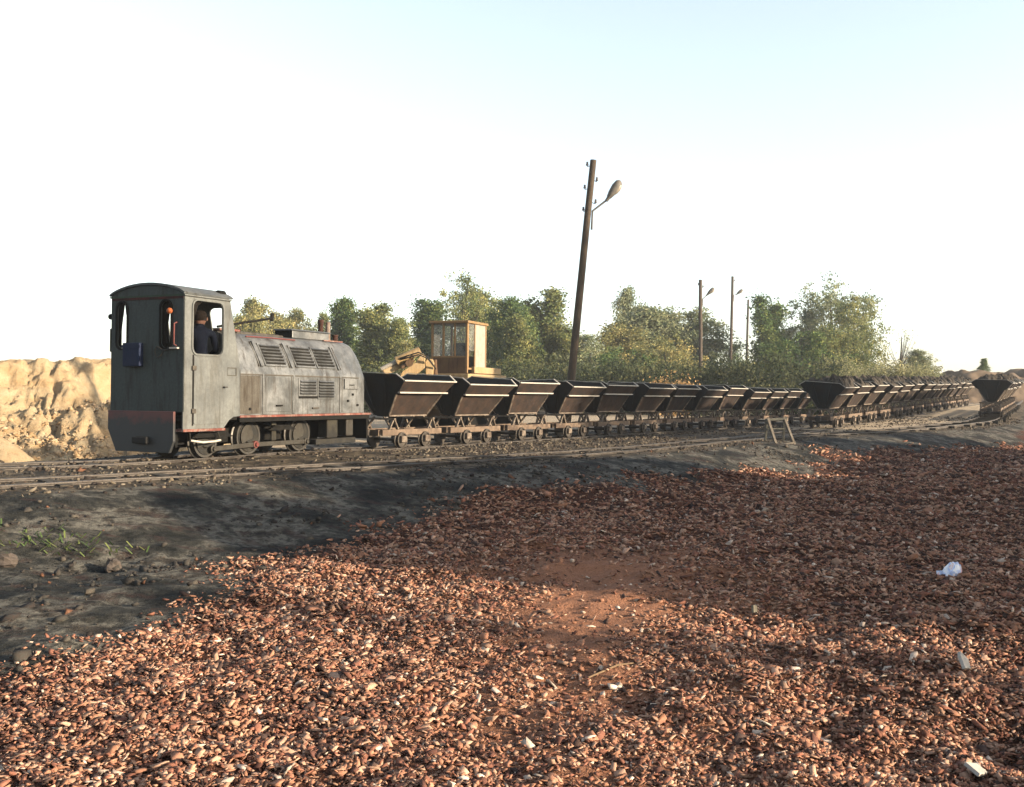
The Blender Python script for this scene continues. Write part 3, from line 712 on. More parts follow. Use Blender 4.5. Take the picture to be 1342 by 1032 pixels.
# rear apron and buffer beam
ap = MB(); ap.prism([(-HW+0.14, 0.742), (HW, 0.742), (HW, 0.46), (HW-0.17, 0.12), (-HW+0.22, 0.12), (-HW+0.14, 0.30)][::-1], lambda u, v, t: (t, u, v), -0.05, 0.0)
def apron_mat():
    t = NT('apron_red'); sep = t.n.new('ShaderNodeSeparateXYZ'); t.link(t.tc.outputs['Object'], sep.inputs[0])
    n = t.noise(6, 6, 0.7)
    f = t.math('ADD', sep.outputs[2], t.math('MULTIPLY', t.math('SUBTRACT', n, 0.5), 0.55))
    t.color(t.ramp(f, [(0.56, (0.026, 0.028, 0.028)), (0.68, (0.15, 0.034, 0.026)), (0.80, (0.19, 0.042, 0.03))])); t.set(rough=0.65); t.bump(n, 0.3, 0.01); return t.m
M['apron'] = apron_mat()
ap.build('rear_apron', M['apron'], loco, bevel=0.006)
MB().box(-0.10, -0.052, -0.12, 0.12, 0.24, 0.36).box(-0.14, -0.102, -0.15, 0.15, 0.25, 0.35).build('coupler', M['rubber'], loco, bevel=0.015)
MB().box(0.0, 0.90, -HW-0.012, HW+0.012, 0.44, 0.478).build('cab_sill', M['red_paint'], loco)
# hood shell
hp = [(0.70, 0.672), (0.70, 1.29), (0.698, 1.335), (0.692, 1.37), (0.682, 1.405), (0.655, 1.46), (0.613, 1.572), (0.556, 1.694), (0.490, 1.807), (0.42, 1.90), (0.395, 1.935), (0.36, 1.968), (0.31, 1.997), (0.25, 2.017), (0.14, 2.034), (0.05, 2.038)]
hood_prof = [(-a, b) for a, b in hp] + [(a, b) for a, b in reversed(hp)]
HX0, HX1 = 1.255, 4.86
hb = MB(); stations = [(HX0, 1.0), (4.66, 1.0), (4.74, 0.997), (4.80, 0.988), (4.84, 0.972), (4.86, 0.95)]
np_ = len(hood_prof)
for x, s_ in stations:
    for u, v in hood_prof: hb.v.append((x, u*s_, 0.672+(v-0.672)*s_))
for i in range(len(stations)-1):
    for k in range(np_-1): hb.f.append((i*np_+k, i*np_+k+1, (i+1)*np_+k+1, (i+1)*np_+k))
hb.f.append(tuple(range(np_))); hb.f.append(tuple(reversed(range((len(stations)-1)*np_, len(stations)*np_))))
hood = hb.build('hood', M['hood_metal'], loco, smooth=50)
# helper mapping onto the hood flank: s = height along slanted face
SL0 = Vector((0.655, 1.46)); SL1 = Vector((0.42, 1.90)); SLd = (SL1-SL0).normalized(); SLn = Vector((SLd.y, -SLd.x))
def slant(sg, x, s_, t):
    p = SL0 + SLd*s_ + SLn*(t+0.0175 if t > 0.0005 else t)
    return (x, sg*p.x, p.y)
def quadbox(b, fn, x0, x1, s0, s1, t0, t1):
    vs = [fn(x, s_, t) for x in (x0, x1) for s_ in (s0, s1) for t in (t0, t1)]
    b.add(vs, [(0, 1, 3, 2), (4, 6, 7, 5), (0, 4, 5, 1), (2, 3, 7, 6), (0, 2, 6, 4), (1, 5, 7, 3)])
def louvres(fn, x0, x1, s0, s1, n, name='louvre_panel'):
    fr = MB(); w = 0.03
    quadbox(fr, fn, x0-w, x1+w, s0-w, s1+w, 0.0004, 0.012)
    o = fr.build(name, M['hood_metal'], hood, bevel=0.003)
    d = MB(); lv = MB()
    st = (s1-s0)/n
    for k in range(n):
        a = s0 + st*k
        quadbox(d, fn, x0, x1, a+st*0.05, a+st*0.42, 0.013, 0.016)
        vs = [fn(x0, a+st*0.40, 0.014), fn(x1, a+st*0.40, 0.014), fn(x1, a+st*0.98, 0.014), fn(x0, a+st*0.98, 0.014), fn(x0+0.01, a+st*0.38, 0.045), fn(x1-0.01, a+st*0.38, 0.045)]
        lv.add(vs, [(0, 1, 5, 4), (4, 5, 2, 3), (0, 4, 3), (1, 2, 5)])
    d.build('louvre_slot', M['black'], o); lv.build('louvre', M['hood_metal'], o)
    return o
for sg in (-1, 1):
    sl_ = lambda x, s_, t, sg=sg: slant(sg, x, s_, t)
    fl = lambda x, z, t, sg=sg: (x, sg*(0.70+t), z)
    for x0, x1 in ((1.99, 2.50), (2.80, 3.33), (3.42, 3.92)): louvres(sl_, x0, x1, 0.05, 0.43, 6)
    for x0, x1, n in ((2.82, 3.28, 5), (3.36, 3.82, 6)): louvres(fl, x0, x1, 1.01 if n == 5 else 0.96, 1.27, n)
    # straps and seams
    for x in (1.86, 2.66, 4.03):
        b = MB(); quadbox(b, fl, x-0.022, x+0.022, 0.68, 1.345, 0.001, 0.016); quadbox(b, sl_, x-0.022, x+0.022, 0.0, 0.49, 0.0004, 0.018)
        b.build('strap', M['hood_metal'], hood, bevel=0.004)
    b = MB(); quadbox(b, fl, 1.26, 4.62, 1.325, 1.343, 0.001, 0.010)
    for x in (1.80, 2.60, 4.09): quadbox(b, fl, x-0.006, x+0.006, 0.69, 1.32, 0.001, 0.004)
    for x in (1.80, 2.60, 4.09): quadbox(b, sl_, x-0.006, x+0.006, 0.01, 0.48, 0.0004, 0.006)
    b.build('seam', M['hood_seam'], hood)
    b = MB(); quadbox(b, fl, 1.28, 1.775, 0.69, 1.315, 0.001, 0.008); b.build('side_panel', M['hood_dull'], hood, bevel=0.003)
    b = MB(); quadbox(b, fl, 1.93, 2.56, 0.72, 1.30, 0.001, 0.012); dr = b.build('side_panel', M['hood_metal'], hood, bevel=0.004)
    b = MB(); quadbox(b, fl, 2.17, 2.33, 0.81, 0.835, 0.016, 0.04); b.build('handle', M['black'], dr)
    b = MB(); quadbox(b, fl, 2.80, 3.34, 0.945, 0.985, 0.001, 0.0125); b.build('slot', M['black'], hood)
    b = MB(); quadbox(b, fl, 3.18, 3.36, 0.76, 0.785, 0.001, 0.03); b.build('handle', M['hood_seam'], hood)
    b = MB(); quadbox(b, fl, 4.14, 4.58, 1.12, 1.31, 0.001, 0.03); fp = b.build('filler_box', M['hood_metal'], hood, bevel=0.006)
    b = MB(); quadbox(b, fl, 4.28, 4.42, 1.19, 1.205, 0.031, 0.05); b.build('handle', M['black'], fp)
    b = MB()
    for x, z in ((4.25, 0.88), (4.4, 1.0), (1.5, 0.75), (4.56, 0.8)): quadbox(b, fl, x, x+0.05, z, z+0.04, 0.001, 0.02)
    b.build('catch', M['black'], hood)
b = MB()
for k in range(7): b.tube([(1.28, -0.21+0.07*k, 2.035+0.012*(k % 2)), (2.95, -0.21+0.07*k, 2.035+0.012*(k % 2))], 0.022, 6)
b.build('top_ribs', M['hood_dull'], hood, smooth=50)
MB().box(1.26, 1.75, -0.30, 0.30, 2.045, 2.085).build('top_plate', M['red_paint'], hood, bevel=0.01)
b = MB(); b.tube([(1.8, -0.37, 1.975), (2.4, -0.372, 1.985), (3.1, -0.372, 1.98)], 0.012, 6); b.build('red_pipe', M['pink'], hood)
b = MB(); b.box(4.0, 4.6, -0.34, -0.30, 2.012, 2.035); b.build('red_edge', M['red_paint'], hood)
b = MB(); b.box(3.25, 4.35, -0.20, 0.20, 2.032, 2.17); bxx = b.build('air_box', M['hood_metal'], loco, bevel=0.012)
b = MB(); b.add([(3.2, -0.23, 2.172), (4.4, -0.23, 2.172), (4.4, 0.23, 2.172), (3.2, 0.23, 2.172), (3.22, -0.18, 2.20), (4.38, -0.18, 2.20), (4.38, 0.18, 2.20), (3.22, 0.18, 2.20)],
      [(0, 3, 2, 1), (4, 5, 6, 7), (0, 1, 5, 4), (1, 2, 6, 5), (2, 3, 7, 6), (3, 0, 4, 7)]); b.build('box_lid', M['roof_grey'], bxx)
MB().box(3.24, 3.248, -0.19, 0.19, 2.04, 2.165).build('grille', M['black'], bxx)
MB().lathe((4.42, 0.05, 2.03), (0, 0, 1), [(0, 0.05), (0.35, 0.05), (0.36, 0.058), (0.42, 0.058)], 14).build('exhaust_pipe', M['exhaust'], loco, smooth=40)
MB().lathe((4.52, -0.05, 2.03), (0, 0, 1), [(0, 0.045), (0.37, 0.045), (0.38, 0.03)], 14).build('exhaust_pipe', M['exhaust_pale'], loco, smooth=40)
MB().lathe((4.66, -0.12, 2.02), (0, 0, 1), [(0, 0.05), (0.12, 0.05), (0.125, 0.06), (0.15, 0.06)], 14).build('filler_cap', M['exhaust'], loco, smooth=40)
MB().tube([(1.20, -0.30, 2.10), (2.55, -0.30, 2.33)], 0.020, 6).tube([(2.54, -0.30, 2.29), (2.56, -0.30, 2.42)], 0.032, 8).build('starter_handle', M['black'], loco)
# running board
MB().box(1.255, 5.0, -HW, HW, 0.632, 0.668).build('running_board', M['red_paint'], loco, bevel=0.004)
MB().box(1.27, 4.96, -HW+0.02, HW-0.02, 0.56, 0.630).build('board_angle', M['black'], loco)
# frame under
b = MB()
for sg in (-1, 1): b.box(0.05, 4.9, *sorted((sg*0.26, sg*0.29)), 0.22, 0.60)
b.box(0.0, 0.05, -0.6, 0.6, 0.20, 0.56); b.box(4.90, 4.95, -HW+0.04, HW-0.04, 0.17, 0.63); b.box(0.1, 4.8, -0.25, 0.25, 0.30, 0.5)
b.build('frame', M['black'], loco, bevel=0.006)
WX_ = (0.80, 1.81, 3.17)
for x in WX_:
    r = 0.30 if x > 1 else 0.27
    for sg in (-1, 1):
        w = MB(); w.lathe((x, sg*0.335, r), (0, sg, 0), [(0, r+0.025), (0.02, r+0.025), (0.03, r), (0.11, r-0.008)], 36); wo_ = w.build('wheel', M['tread'], loco, smooth=30)
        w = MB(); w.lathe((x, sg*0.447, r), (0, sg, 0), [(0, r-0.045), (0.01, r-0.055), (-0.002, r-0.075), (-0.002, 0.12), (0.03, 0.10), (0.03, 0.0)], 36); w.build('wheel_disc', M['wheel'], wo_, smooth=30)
        cw = MB(); a0 = R(115)
        cw.prism([(0.22*math.cos(a), 0.22*math.sin(a)) for a in [R(90+k*12) for k in range(0, 11)]] + [(-0.05, -0.06), (0.06, -0.03), (0.08, 0.05)], lambda u, v, t: (x+u, sg*t, r+v), 0.455, 0.478)
        cw.build('counterweight', M['rod'], wo_, bevel=0.006)
    MB().tube([(x, -0.33, r), (x, 0.33, r)], 0.05, 10).build('axle', M['black'], loco)
# coupling rods, crank pins low
for sg in (-1, 1):
    pin = [(x+0.10, r-0.13) for x, r in ((0.80, 0.27), (1.81, 0.30), (3.17, 0.30))]
    b = MB(); y0, y1 = sorted((sg*0.485, sg*0.515))
    for (xa, za), (xb, zb) in zip(pin[:-1], pin[1:]): b.bar((xa, (y0+y1)/2, za), (xb, (y0+y1)/2, zb), 0.03, 0.075)
    b.build('coupling_rod', M['rod'], loco, bevel=0.005)
    for xa, za in pin:
        c = MB(); c.lathe((xa, sg*0.48, za), (0, sg, 0), [(0, 0.06), (0.045, 0.06), (0.05, 0.04), (0.08, 0.035)], 14); c.build('crank_pin', M['pink'] if abs(xa-1.91) < 0.02 else M['rod'], loco, smooth=40)
    # guards, springs and boxes
    MB().box(2.30, 2.42, *sorted((sg*0.50, sg*0.53)), 0.22, 0.60).build('hanger', M['grime'], loco, bevel=0.008)
    MB().box(3.70, 4.02, *sorted((sg*0.45, sg*0.66)), 0.22, 0.56).build('sand_box', M['grime'], loco, bevel=0.02)
    MB().box(4.30, 4.52, *sorted((sg*0.45, sg*0.66)), 0.24, 0.56).build('sand_box', M['rod'], loco, bevel=0.02)
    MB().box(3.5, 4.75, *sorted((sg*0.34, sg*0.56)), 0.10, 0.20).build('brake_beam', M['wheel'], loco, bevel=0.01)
    MB().tube([(0.25, sg*0.66, 0.30), (0.5, sg*0.67, 0.265), (0.75, sg*0.67, 0.27), (0.9, sg*0.66, 0.285)], 0.018, 8).build('step_rail', M['white_metal'], loco, smooth=50)
    MB().tube([(0.25, sg*0.66, 0.30), (0.20, sg*0.68, 0.44)], 0.012, 6).tube([(0.9, sg*0.66, 0.285), (0.80, sg*0.68, 0.44)], 0.012, 6).build('step_hanger', M['grime'], loco)
    b = MB()
    for k in range(4): b.box(0.36+0.04*k, 1.25-0.04*k, *sorted((sg*0.54, sg*0.60)), 0.33+k*0.022, 0.35+k*0.022)
    b.build('leaf_spring', M['black'], loco)
    b = MB()
    for k in range(4): b.box(2.15+0.05*k, 2.85-0.05*k, *sorted((sg*0.54, sg*0.60)), 0.40+k*0.022, 0.42+k*0.022)
    b.build('leaf_spring', M['black'], loco)
MB().box(4.952, 5.06, -0.14, 0.14, 0.28, 0.44).box(5.06, 5.16, -0.17, 0.17, 0.30, 0.42).build('coupler', M['black'], loco, bevel=0.015)

# ------------------------------------------------------------ driver in the cab
def skin_body(name, joints, edges, mat, parent=None, sub=2):
    me = bpy.data.meshes.new(name); me.from_pydata([j[0] for j in joints], edges, []); me.materials.append(mat)
    o = bpy.data.objects.new(name, me); col.objects.link(o)
    if parent: o.parent = parent
    md = o.modifiers.new('skin', 'SKIN'); md.use_smooth_shade = True
    for i, j in enumerate(joints):
        r = j[1]; me.skin_vertices[0].data[i].radius = (r, r) if isinstance(r, (int, float)) else r
    me.skin_vertices[0].data[0].use_root = True
    s_ = o.modifiers.new('sub', 'SUBSURF'); s_.levels = sub; s_.render_levels = sub
    return o
base = loco.matrix_world if False else Matrix.Translation((LOCO0[0], LOCO0[1], 0)) @ Matrix.Rotation(R(90-25.7), 4, 'Z')
drv = empty('person', base @ Vector((0.62, -0.47, 0.664)), R(90-25.7+50), label='driver in dark blue jacket standing inside the cab, seen through its open side window', cat='person')
J = [((0, 0, 0.80), 0.15), ((0, 0, 1.0), (0.16, 0.12)), ((0, 0, 1.22), (0.20, 0.13)), ((0, 0, 1.34), (0.15, 0.10)), ((0, 0.0, 1.42), 0.06), ((0.02, 0.0, 1.52), 0.085), ((0.01, 0.0, 1.60), 0.08),
     ((0, 0.20, 1.31), 0.065), ((0.06, 0.25, 1.06), 0.05), ((0.26, 0.20, 0.98), 0.038), ((0, -0.20, 1.31), 0.065), ((0.06, -0.26, 1.06), 0.05), ((0.26, -0.20, 0.98), 0.038),
     ((0, 0.10, 0.72), 0.10), ((0.04, 0.11, 0.42), 0.07), ((0, 0.11, 0.07), 0.05), ((0.12, 0.11, 0.03), 0.035), ((0, -0.10, 0.72), 0.10), ((0.04, -0.11, 0.42), 0.07), ((0, -0.11, 0.07), 0.05), ((0.12, -0.11, 0.03), 0.035)]
E = [(0, 1), (1, 2), (2, 3), (3, 4), (4, 5), (5, 6), (3, 7), (7, 8), (8, 9), (3, 10), (10, 11), (11, 12), (0, 13), (13, 14), (14, 15), (15, 16), (0, 17), (17, 18), (18, 19), (19, 20)]
J = [((p[0], p[1], p[2]*0.98), r) for p, r in J]
skin_body('body', J, E, M['jacket'], drv)
HY = 0.0
hd = MB(); hd.lathe((0.02, HY, 1.40), (0, 0, 1), [(0, 0.045), (0.03, 0.075), (0.08, 0.097), (0.13, 0.10), (0.18, 0.094), (0.22, 0.07), (0.24, 0.03)], 16); hd.add([(0.11, HY-0.015, 1.49), (0.11, HY+0.015, 1.49), (0.14, HY, 1.485), (0.11, HY, 1.54)], [(0, 1, 2), (0, 2, 3), (1, 3, 2)])
hd.tube([(0.01, HY-0.105, 1.49), (0.01, HY-0.105, 1.54)], 0.02, 6).tube([(0.01, HY+0.105, 1.49), (0.01, HY+0.105, 1.54)], 0.02, 6)
hd.build('head', M['skin'], drv, smooth=60)
MB().lathe((0.0, HY, 1.49), (0, 0, 1), [(0, 0.10), (0.05, 0.112), (0.10, 0.108), (0.14, 0.08), (0.16, 0.03)], 16).build('hair', M['hair'], drv, smooth=60)
for sg in (-1, 1):
    hb_ = MB(); hb_.tube([(0.27, sg*0.195, 0.955), (0.33, sg*0.185, 0.95), (0.36, sg*0.18, 0.95)], [0.03, 0.04, 0.035], 8)
    for k in range(4): hb_.tube([(0.355, sg*(0.155+0.017*k), 0.955), (0.40+0.004*k, sg*(0.153+0.017*k), 0.95), (0.42, sg*(0.153+0.017*k), 0.925)], [0.010, 0.009, 0.008], 6)
    hb_.tube([(0.31, sg*0.15, 0.955), (0.35, sg*0.125, 0.945), (0.375, sg*0.125, 0.93)], [0.013, 0.011, 0.009], 6)
    hb_.build('hand', M['skin'], drv, smooth=60)

# ------------------------------------------------------------ tipping wagons
def make_wagon():
    root = empty('tipping_wagon')
    # tub: folded side plates, open top
    pr = [(0.745, 1.395), (0.55, 1.16), (0.47, 1.13), (0.20, 0.68), (0.10, 0.64)]
    def side_profile(): return [(-a, z) for a, z in pr] + [(a, z) for a, z in reversed(pr)]
    hx = [0.905, 0.822, 0.812, 0.655, 0.64]
    HX = hx + hx[::-1]
    SP = side_profile(); n = len(SP)
    t = MB(); inn = 0.012
    for sgx in (-1, 1):
        for (y, z), x in zip(SP, HX): t.v.append((sgx*x, y, z))
    for sgx in (-1, 1):
        for (y, z), x in zip(SP, HX): t.v.append((sgx*(x-0.002), y*(1-inn*2) if abs(y) > 0.2 else y, z+inn))
    for k in range(n-1):
        t.f.append((k, k+1, n+k+1, n+k)); t.f.append((2*n+k, 3*n+k, 3*n+k+1, 2*n+k+1))
    t.f.append((0, n, 3*n, 2*n)); t.f.append((n-1, 3*n-1, 4*n-1, 2*n-1))
    tub = t.build('tub', M['rust'], root, recalc=False)
    # end plates
    for sgx in (-1, 1):
        e = MB()
        poly = [(-0.56, 1.515), (-0.745, 1.395), (-0.55, 1.16), (-0.47, 1.13), (-0.20, 0.68), (-0.10, 0.64), (0.10, 0.64), (0.20, 0.68), (0.47, 1.13), (0.55, 1.16), (0.745, 1.395), (0.56, 1.515)]
        def ex(u, v, tt): 
            xx = 0.64 + (v-0.64)*0.351
            return (sgx*(xx+tt), u, v)
        e.prism(poly, ex, -0.006, 0.006); e.build('end_plate', M['rust_end'], tub)
        e = MB(); e.bar((sgx*0.945, -0.30, 1.45), (sgx*0.70, -0.12, 0.75), 0.04, 0.03).bar((sgx*0.945, 0.30, 1.45), (sgx*0.70, 0.12, 0.75), 0.04, 0.03); e.build('stiffener', M['rust_end'], tub)
    # rim iron along both long sides and down the chamfers
    r = MB()
    for sg in (-1, 1):
        r.bar((-0.925, sg*0.752, 1.40), (0.925, sg*0.752, 1.40), 0.045, 0.028)
        for sgx in (-1, 1): r.bar((sgx*0.918, sg*0.738, 1.412), (sgx*0.955, sg*0.56, 1.528), 0.032, 0.018)
    for sgx in (-1, 1): r.bar((sgx*0.955, -0.555, 1.528), (sgx*0.955, 0.555, 1.528), 0.02, 0.014)
    r.build('rim', M['rim'], tub)
    # lower lip flange
    fl = MB()
    for sg in (-1, 1):
        fl.bar((-0.85, sg*0.575, 1.155), (0.85, sg*0.575, 1.155), 0.06, 0.03)
    fl.build('flange', M['rim'], tub)
    for sg in (-1, 1):
        fl = MB()
        for sgx in (-1, 1): fl.bar((sgx*0.80, sg*0.475, 1.11), (sgx*0.655, sg*0.215, 0.69), 0.04, 0.03)
        fl.bar((-0.66, sg*0.20, 0.665), (0.66, sg*0.20, 0.665), 0.03, 0.03)
        fl.build('edge_bar', M['support'], tub)
    # chassis
    c = MB()
    for sg in (-1, 1): c.box(-1.0, 1.0, *sorted((sg*0.34, sg*0.38)), 0.265, 0.385)
    for x in (-0.98, -0.35, 0.35, 0.98): c.box(x-0.03, x+0.03, -0.338, 0.338, 0.28, 0.37)
    for sgx in (-1, 1): c.box(*sorted((sgx*1.0, sgx*1.04)), -0.30, 0.30, 0.262, 0.388)
    ch = c.build('chassis', M['chassis'], root, bevel=0.006)
    for sgx in (-1, 1):
        s_ = MB()
        for sg in (-1, 1):
            s_.bar((sgx*0.66, sg*0.34, 0.385), (sgx*0.66, sg*0.13, 0.64), 0.055, 0.03)
            s_.bar((sgx*0.78, sg*0.36, 0.385), (sgx*0.66, sg*0.37, 0.60), 0.06, 0.03)
            s_.bar((sgx*0.50, sg*0.36, 0.385), (sgx*0.64, sg*0.37, 0.60), 0.06, 0.03)
        s_.bar((sgx*0.66, -0.42, 0.60), (sgx*0.66, 0.42, 0.60), 0.06, 0.04)
        s_.build('cradle', M['support'], root)
        b = MB(); b.box(*sorted((sgx*1.042, sgx*1.12)), -0.09, 0.09, 0.27, 0.38); b.lathe((sgx*1.12, 0, 0.325), (sgx, 0, 0), [(0, 0.10), (0.03, 0.11), (0.045, 0.09)], 14); b.build('buffer', M['wagon_wheel'], root)
    for x in (-0.40, 0.40):
        a = MB(); a.tube([(x, -0.37, 0.165), (x, 0.37, 0.165)], 0.03, 8); axle = a.build('axle', M['wagon_wheel'], root)
        for sg in (-1, 1):
            w = MB(); w.lathe((x, sg*0.335, 0.165), (0, sg, 0), [(0, 0.19), (0.018, 0.19), (0.025, 0.165), (0.085, 0.162), (0.087, 0.135), (0.065, 0.13), (0.065, 0.06), (0.10, 0.05), (0.10, 0.0)], 20); w.build('wheel', M['wagon_wheel'], root, smooth=30)
            w = MB(); w.box(x-0.085, x+0.085, *sorted((sg*0.385, sg*0.47)), 0.12, 0.25); w.build('axle_box', M['support'], root, bevel=0.012)
    return root
WG = make_wagon(); index_children(WG)
def clay_mesh(seed):
    rr = np.random.default_rng(seed)
    nx_, ny_ = 34, 26
    U, Vv = np.meshgrid(np.linspace(-1, 1, nx_), np.linspace(-1, 1, ny_))
    dome = np.clip(1-np.maximum(np.abs(U)**3, np.abs(Vv)**2.2), 0, 1)
    X = U*0.86; Y = Vv*0.66
    Z = 1.26 + dome**0.6*0.34 + (fbm(X, Y, 4.5, 3, seed)-0.5)*0.42*np.clip(dome*3, 0.0, 1) + np.round(fbm(X, Y, 3, 2, seed+5)*6)/6*0.12
    idx = np.arange(nx_*ny_).reshape(ny_, nx_)
    q = np.stack([idx[:-1, :-1].ravel(), idx[:-1, 1:].ravel(), idx[1:, 1:].ravel(), idx[1:, :-1].ravel()], 1)
    v = np.stack([X.ravel(), Y.ravel(), Z.ravel()], 1)
    # closed underneath, following the tub's taper
    rim = list(idx[0, :]) + list(idx[1:, -1]) + list(idx[-1, -2::-1]) + list(idx[-2:0:-1, 0])
    b0 = len(v); low = v[rim].copy(); low[:, 0] *= 0.90; low[:, 1] *= 0.62; low[:, 2] = 1.10
    v = np.concatenate([v, low, [[0, 0, 1.05]]])
    m = len(rim)
    q2 = np.array([(rim[i], b0+i, b0+(i+1) % m, rim[(i+1) % m]) for i in range(m)])
    q3 = np.array([(b0+i, b0+m, b0+m, b0+(i+1) % m) for i in range(m)])
    bmv = [tuple(p) for p in v]; bmf = [tuple(int(k) for k in f) for f in np.concatenate([q, q2])] + [(b0+i, b0+m, b0+(i+1) % m) for i in range(m)]
    mb = MB(); mb.v = bmv; mb.f = bmf
    o = mb.build('clay_load', M['clay']); me = o.data; bpy.data.objects.remove(o)
    return me
CLAY = [clay_mesh(200+k*13) for k in range(4)]
ORD = ['first', 'second', 'third', 'fourth', 'fifth', 'sixth', 'seventh', 'eighth', 'ninth', 'tenth', 'eleventh', 'twelfth', 'thirteenth', 'fourteenth']
used = False
def place_wagon(x, y, z, rz, label, group, tilt, slope=0.0, load=None, first=False):
    w = WG if first else copy_tree(WG)
    w.location = (x, y, z); w.rotation_euler = (0, -slope, rz)
    tag(w, label, 'tipping wagon', group)
    for c in w.children:
        if c.name.startswith('tub'): c.rotation_euler = (tilt, 0, 0); c.location = (0, 0, 0); k_ = random.uniform(-0.025, 0.03); c.scale = (1+random.uniform(-0.02, 0.02), 1+k_, 1+k_*0.7); c.rotation_euler[2] = random.uniform(-0.02, 0.02)
    # pivot the tilt about the cradle height
    if load is not None:
        o = bpy.data.objects.new('clay_load', CLAY[random.randrange(4)]); col.objects.link(o)
        o.matrix_world = Matrix.Translation((x, y, z)) @ Matrix.Rotation(rz, 4, 'Z') @ Matrix.Rotation(-slope, 4, 'Y') @ Matrix.Rotation(tilt, 4, 'X')
        if random.random() < 0.5: o.matrix_world = o.matrix_world @ Matrix.Rotation(math.pi, 4, 'Z')
        tag(o, load, 'clay load', 'lumpy clay loads heaped in the wagons')
u1 = Vector((0.5417, 0.8406)); p0 = Vector((-2.39, 21.17))
extra = ['beside its hood', 'below the yellow digger cab', 'just left of the leaning lamp pole foot', 'just right of the leaning lamp pole foot', '', '', '', 'near the foot of the second pole', '', '', 'behind the timber trestle', 'last one clear of the laden ones', 'mostly hidden by the laden ones']
tl = [0.05, 0.08, -0.04, 0.06, -0.05, 0.07, 0.0, 0.04, -0.02, 0.08, 0.05, 0.0, 0.03]
dz_ = [0.0, 0, 0.06, 0, 0.02, -0.01, 0, 0, 0, 0, 0, 0]
for i in range(13):
    p = p0 + u1*(2.33*i)
    lab = '%s empty rusty tipping wagon behind the locomotive %s' % (ORD[i], extra[i])
    place_wagon(p.x, p.y, -0.08, math.atan2(u1.y, u1.x) + random.uniform(-0.012, 0.012), lab.strip(), 'empty tipping wagons behind the locomotive', tl[i]+random.uniform(-.01, .01), first=(i == 0))
d2 = Vector((0.5299, 0.848)); q0 = Vector((10.1, 32.7)) + d2*0.9
for i in range(13):
    p = q0 + d2*(2.5*i)
    where = 'foremost clay laden tipping wagon with its broad dark end plate in full view' if i == 0 else '%s clay laden tipping wagon of the long rake climbing to the right' % ORD[i]
    place_wagon(p.x, p.y, z2(p.x, p.y), math.atan2(d2.y, d2.x) + random.uniform(-0.012, 0.012), where, 'clay laden tipping wagons of the rake climbing to the right', 0.07+random.uniform(-.03, .03), 0.02,
                'clay lumps heaped in the %s wagon of the long laden rake' % ('foremost' if i == 0 else ORD[i]))
d3 = Vector((math.sin(R(28.8)), math.cos(R(28.8)))); r0 = Vector((19.2, 39.9)) + d3*0.6
for i in range(6):
    p = r0 + d3*(2.4*i)
    where = 'nearest laden wagon of the short rake at the right edge with dark end plate' if i == 0 else '%s laden wagon of the short rake at the right edge' % ORD[i]
    place_wagon(p.x, p.y, z2(p.x, p.y)+0.10, math.atan2(d3.y, d3.x), where, 'laden tipping wagons at the right edge', 0.03+random.uniform(-.02, .02), 0.02,
                'clay lumps heaped in the %s wagon of the short rake at the right edge' % ('nearest' if i == 0 else ORD[i]))

# ------------------------------------------------------------ excavator behind the wagons
EX = empty('excavator', (WX(612, 27.0), 27.0, -0.12), 0, label='yellow orange excavator with glazed cab and folded boom standing behind the wagons', cat='excavator')
# local frame: a = along the dark front face to the left, b = along the lit side to the back right
ang = R(36)
ea = Vector((-math.cos(ang), math.sin(ang)*0.55, 0)).normalized()     # towards the left along the dark face
eb = Vector((-ea.y*-1*1.0, 0, 0))
eb = Vector((ea.y, -ea.x, 0))       # perpendicular, away from the camera
if eb.y < 0: eb = -eb
def EP(a, b, z): return ea*a + eb*b + Vector((0, 0, z+0.12))
LA, LB = 1.10, 1.30
z0c, z1c = 1.62, 2.98
def ebox(b, a0, a1, b0, b1, z0, z1_):
    vs = [EP(a, bb, z) for a in (a0, a1) for bb in (b0, b1) for z in (z0, z1_)]
    b.add(vs, [(0, 1, 3, 2), (4, 6, 7, 5), (0, 4, 5, 1), (2, 3, 7, 6), (0, 2, 6, 4), (1, 5, 7, 3)]); return b
cabE = ebox(MB(), -0.04, LA+0.06, -0.05, LB+0.05, z1c, z1c+0.07).build('cab_roof', M['ex_orange'], EX, bevel=0.015)
b = MB()
for a in (0, LA-0.06):
    for bb in (0, LB-0.06): ebox(b, a, a+0.06, bb, bb+0.06, z0c, z1c)
ebox(b, 0.36, 0.41, 0, 0.04, z0c+0.47, z1c); ebox(b, 0.70, 0.76, 0.0, 0.04, z0c+0.47, z1c)
ebox(b, 0.062, LA-0.062, 0.002, 0.042, z0c+0.42, z0c+0.468)
b.build('cab_frame', M['ex_orange'], EX, bevel=0.008)
ebox(MB(), 0.062, LA-0.062, 0.005, 0.035, z0c, z0c+0.418).build('lower_panel', M['ex_brown'], EX)
g1 = MB()
for a0, a1 in ((0.062, 0.358), (0.412, 0.698), (0.762, LA-0.062)): ebox(g1, a0, a1, 0.015, 0.021, z0c+0.47, z1c-0.002)
g1.build('front_window', M['glass'], EX)
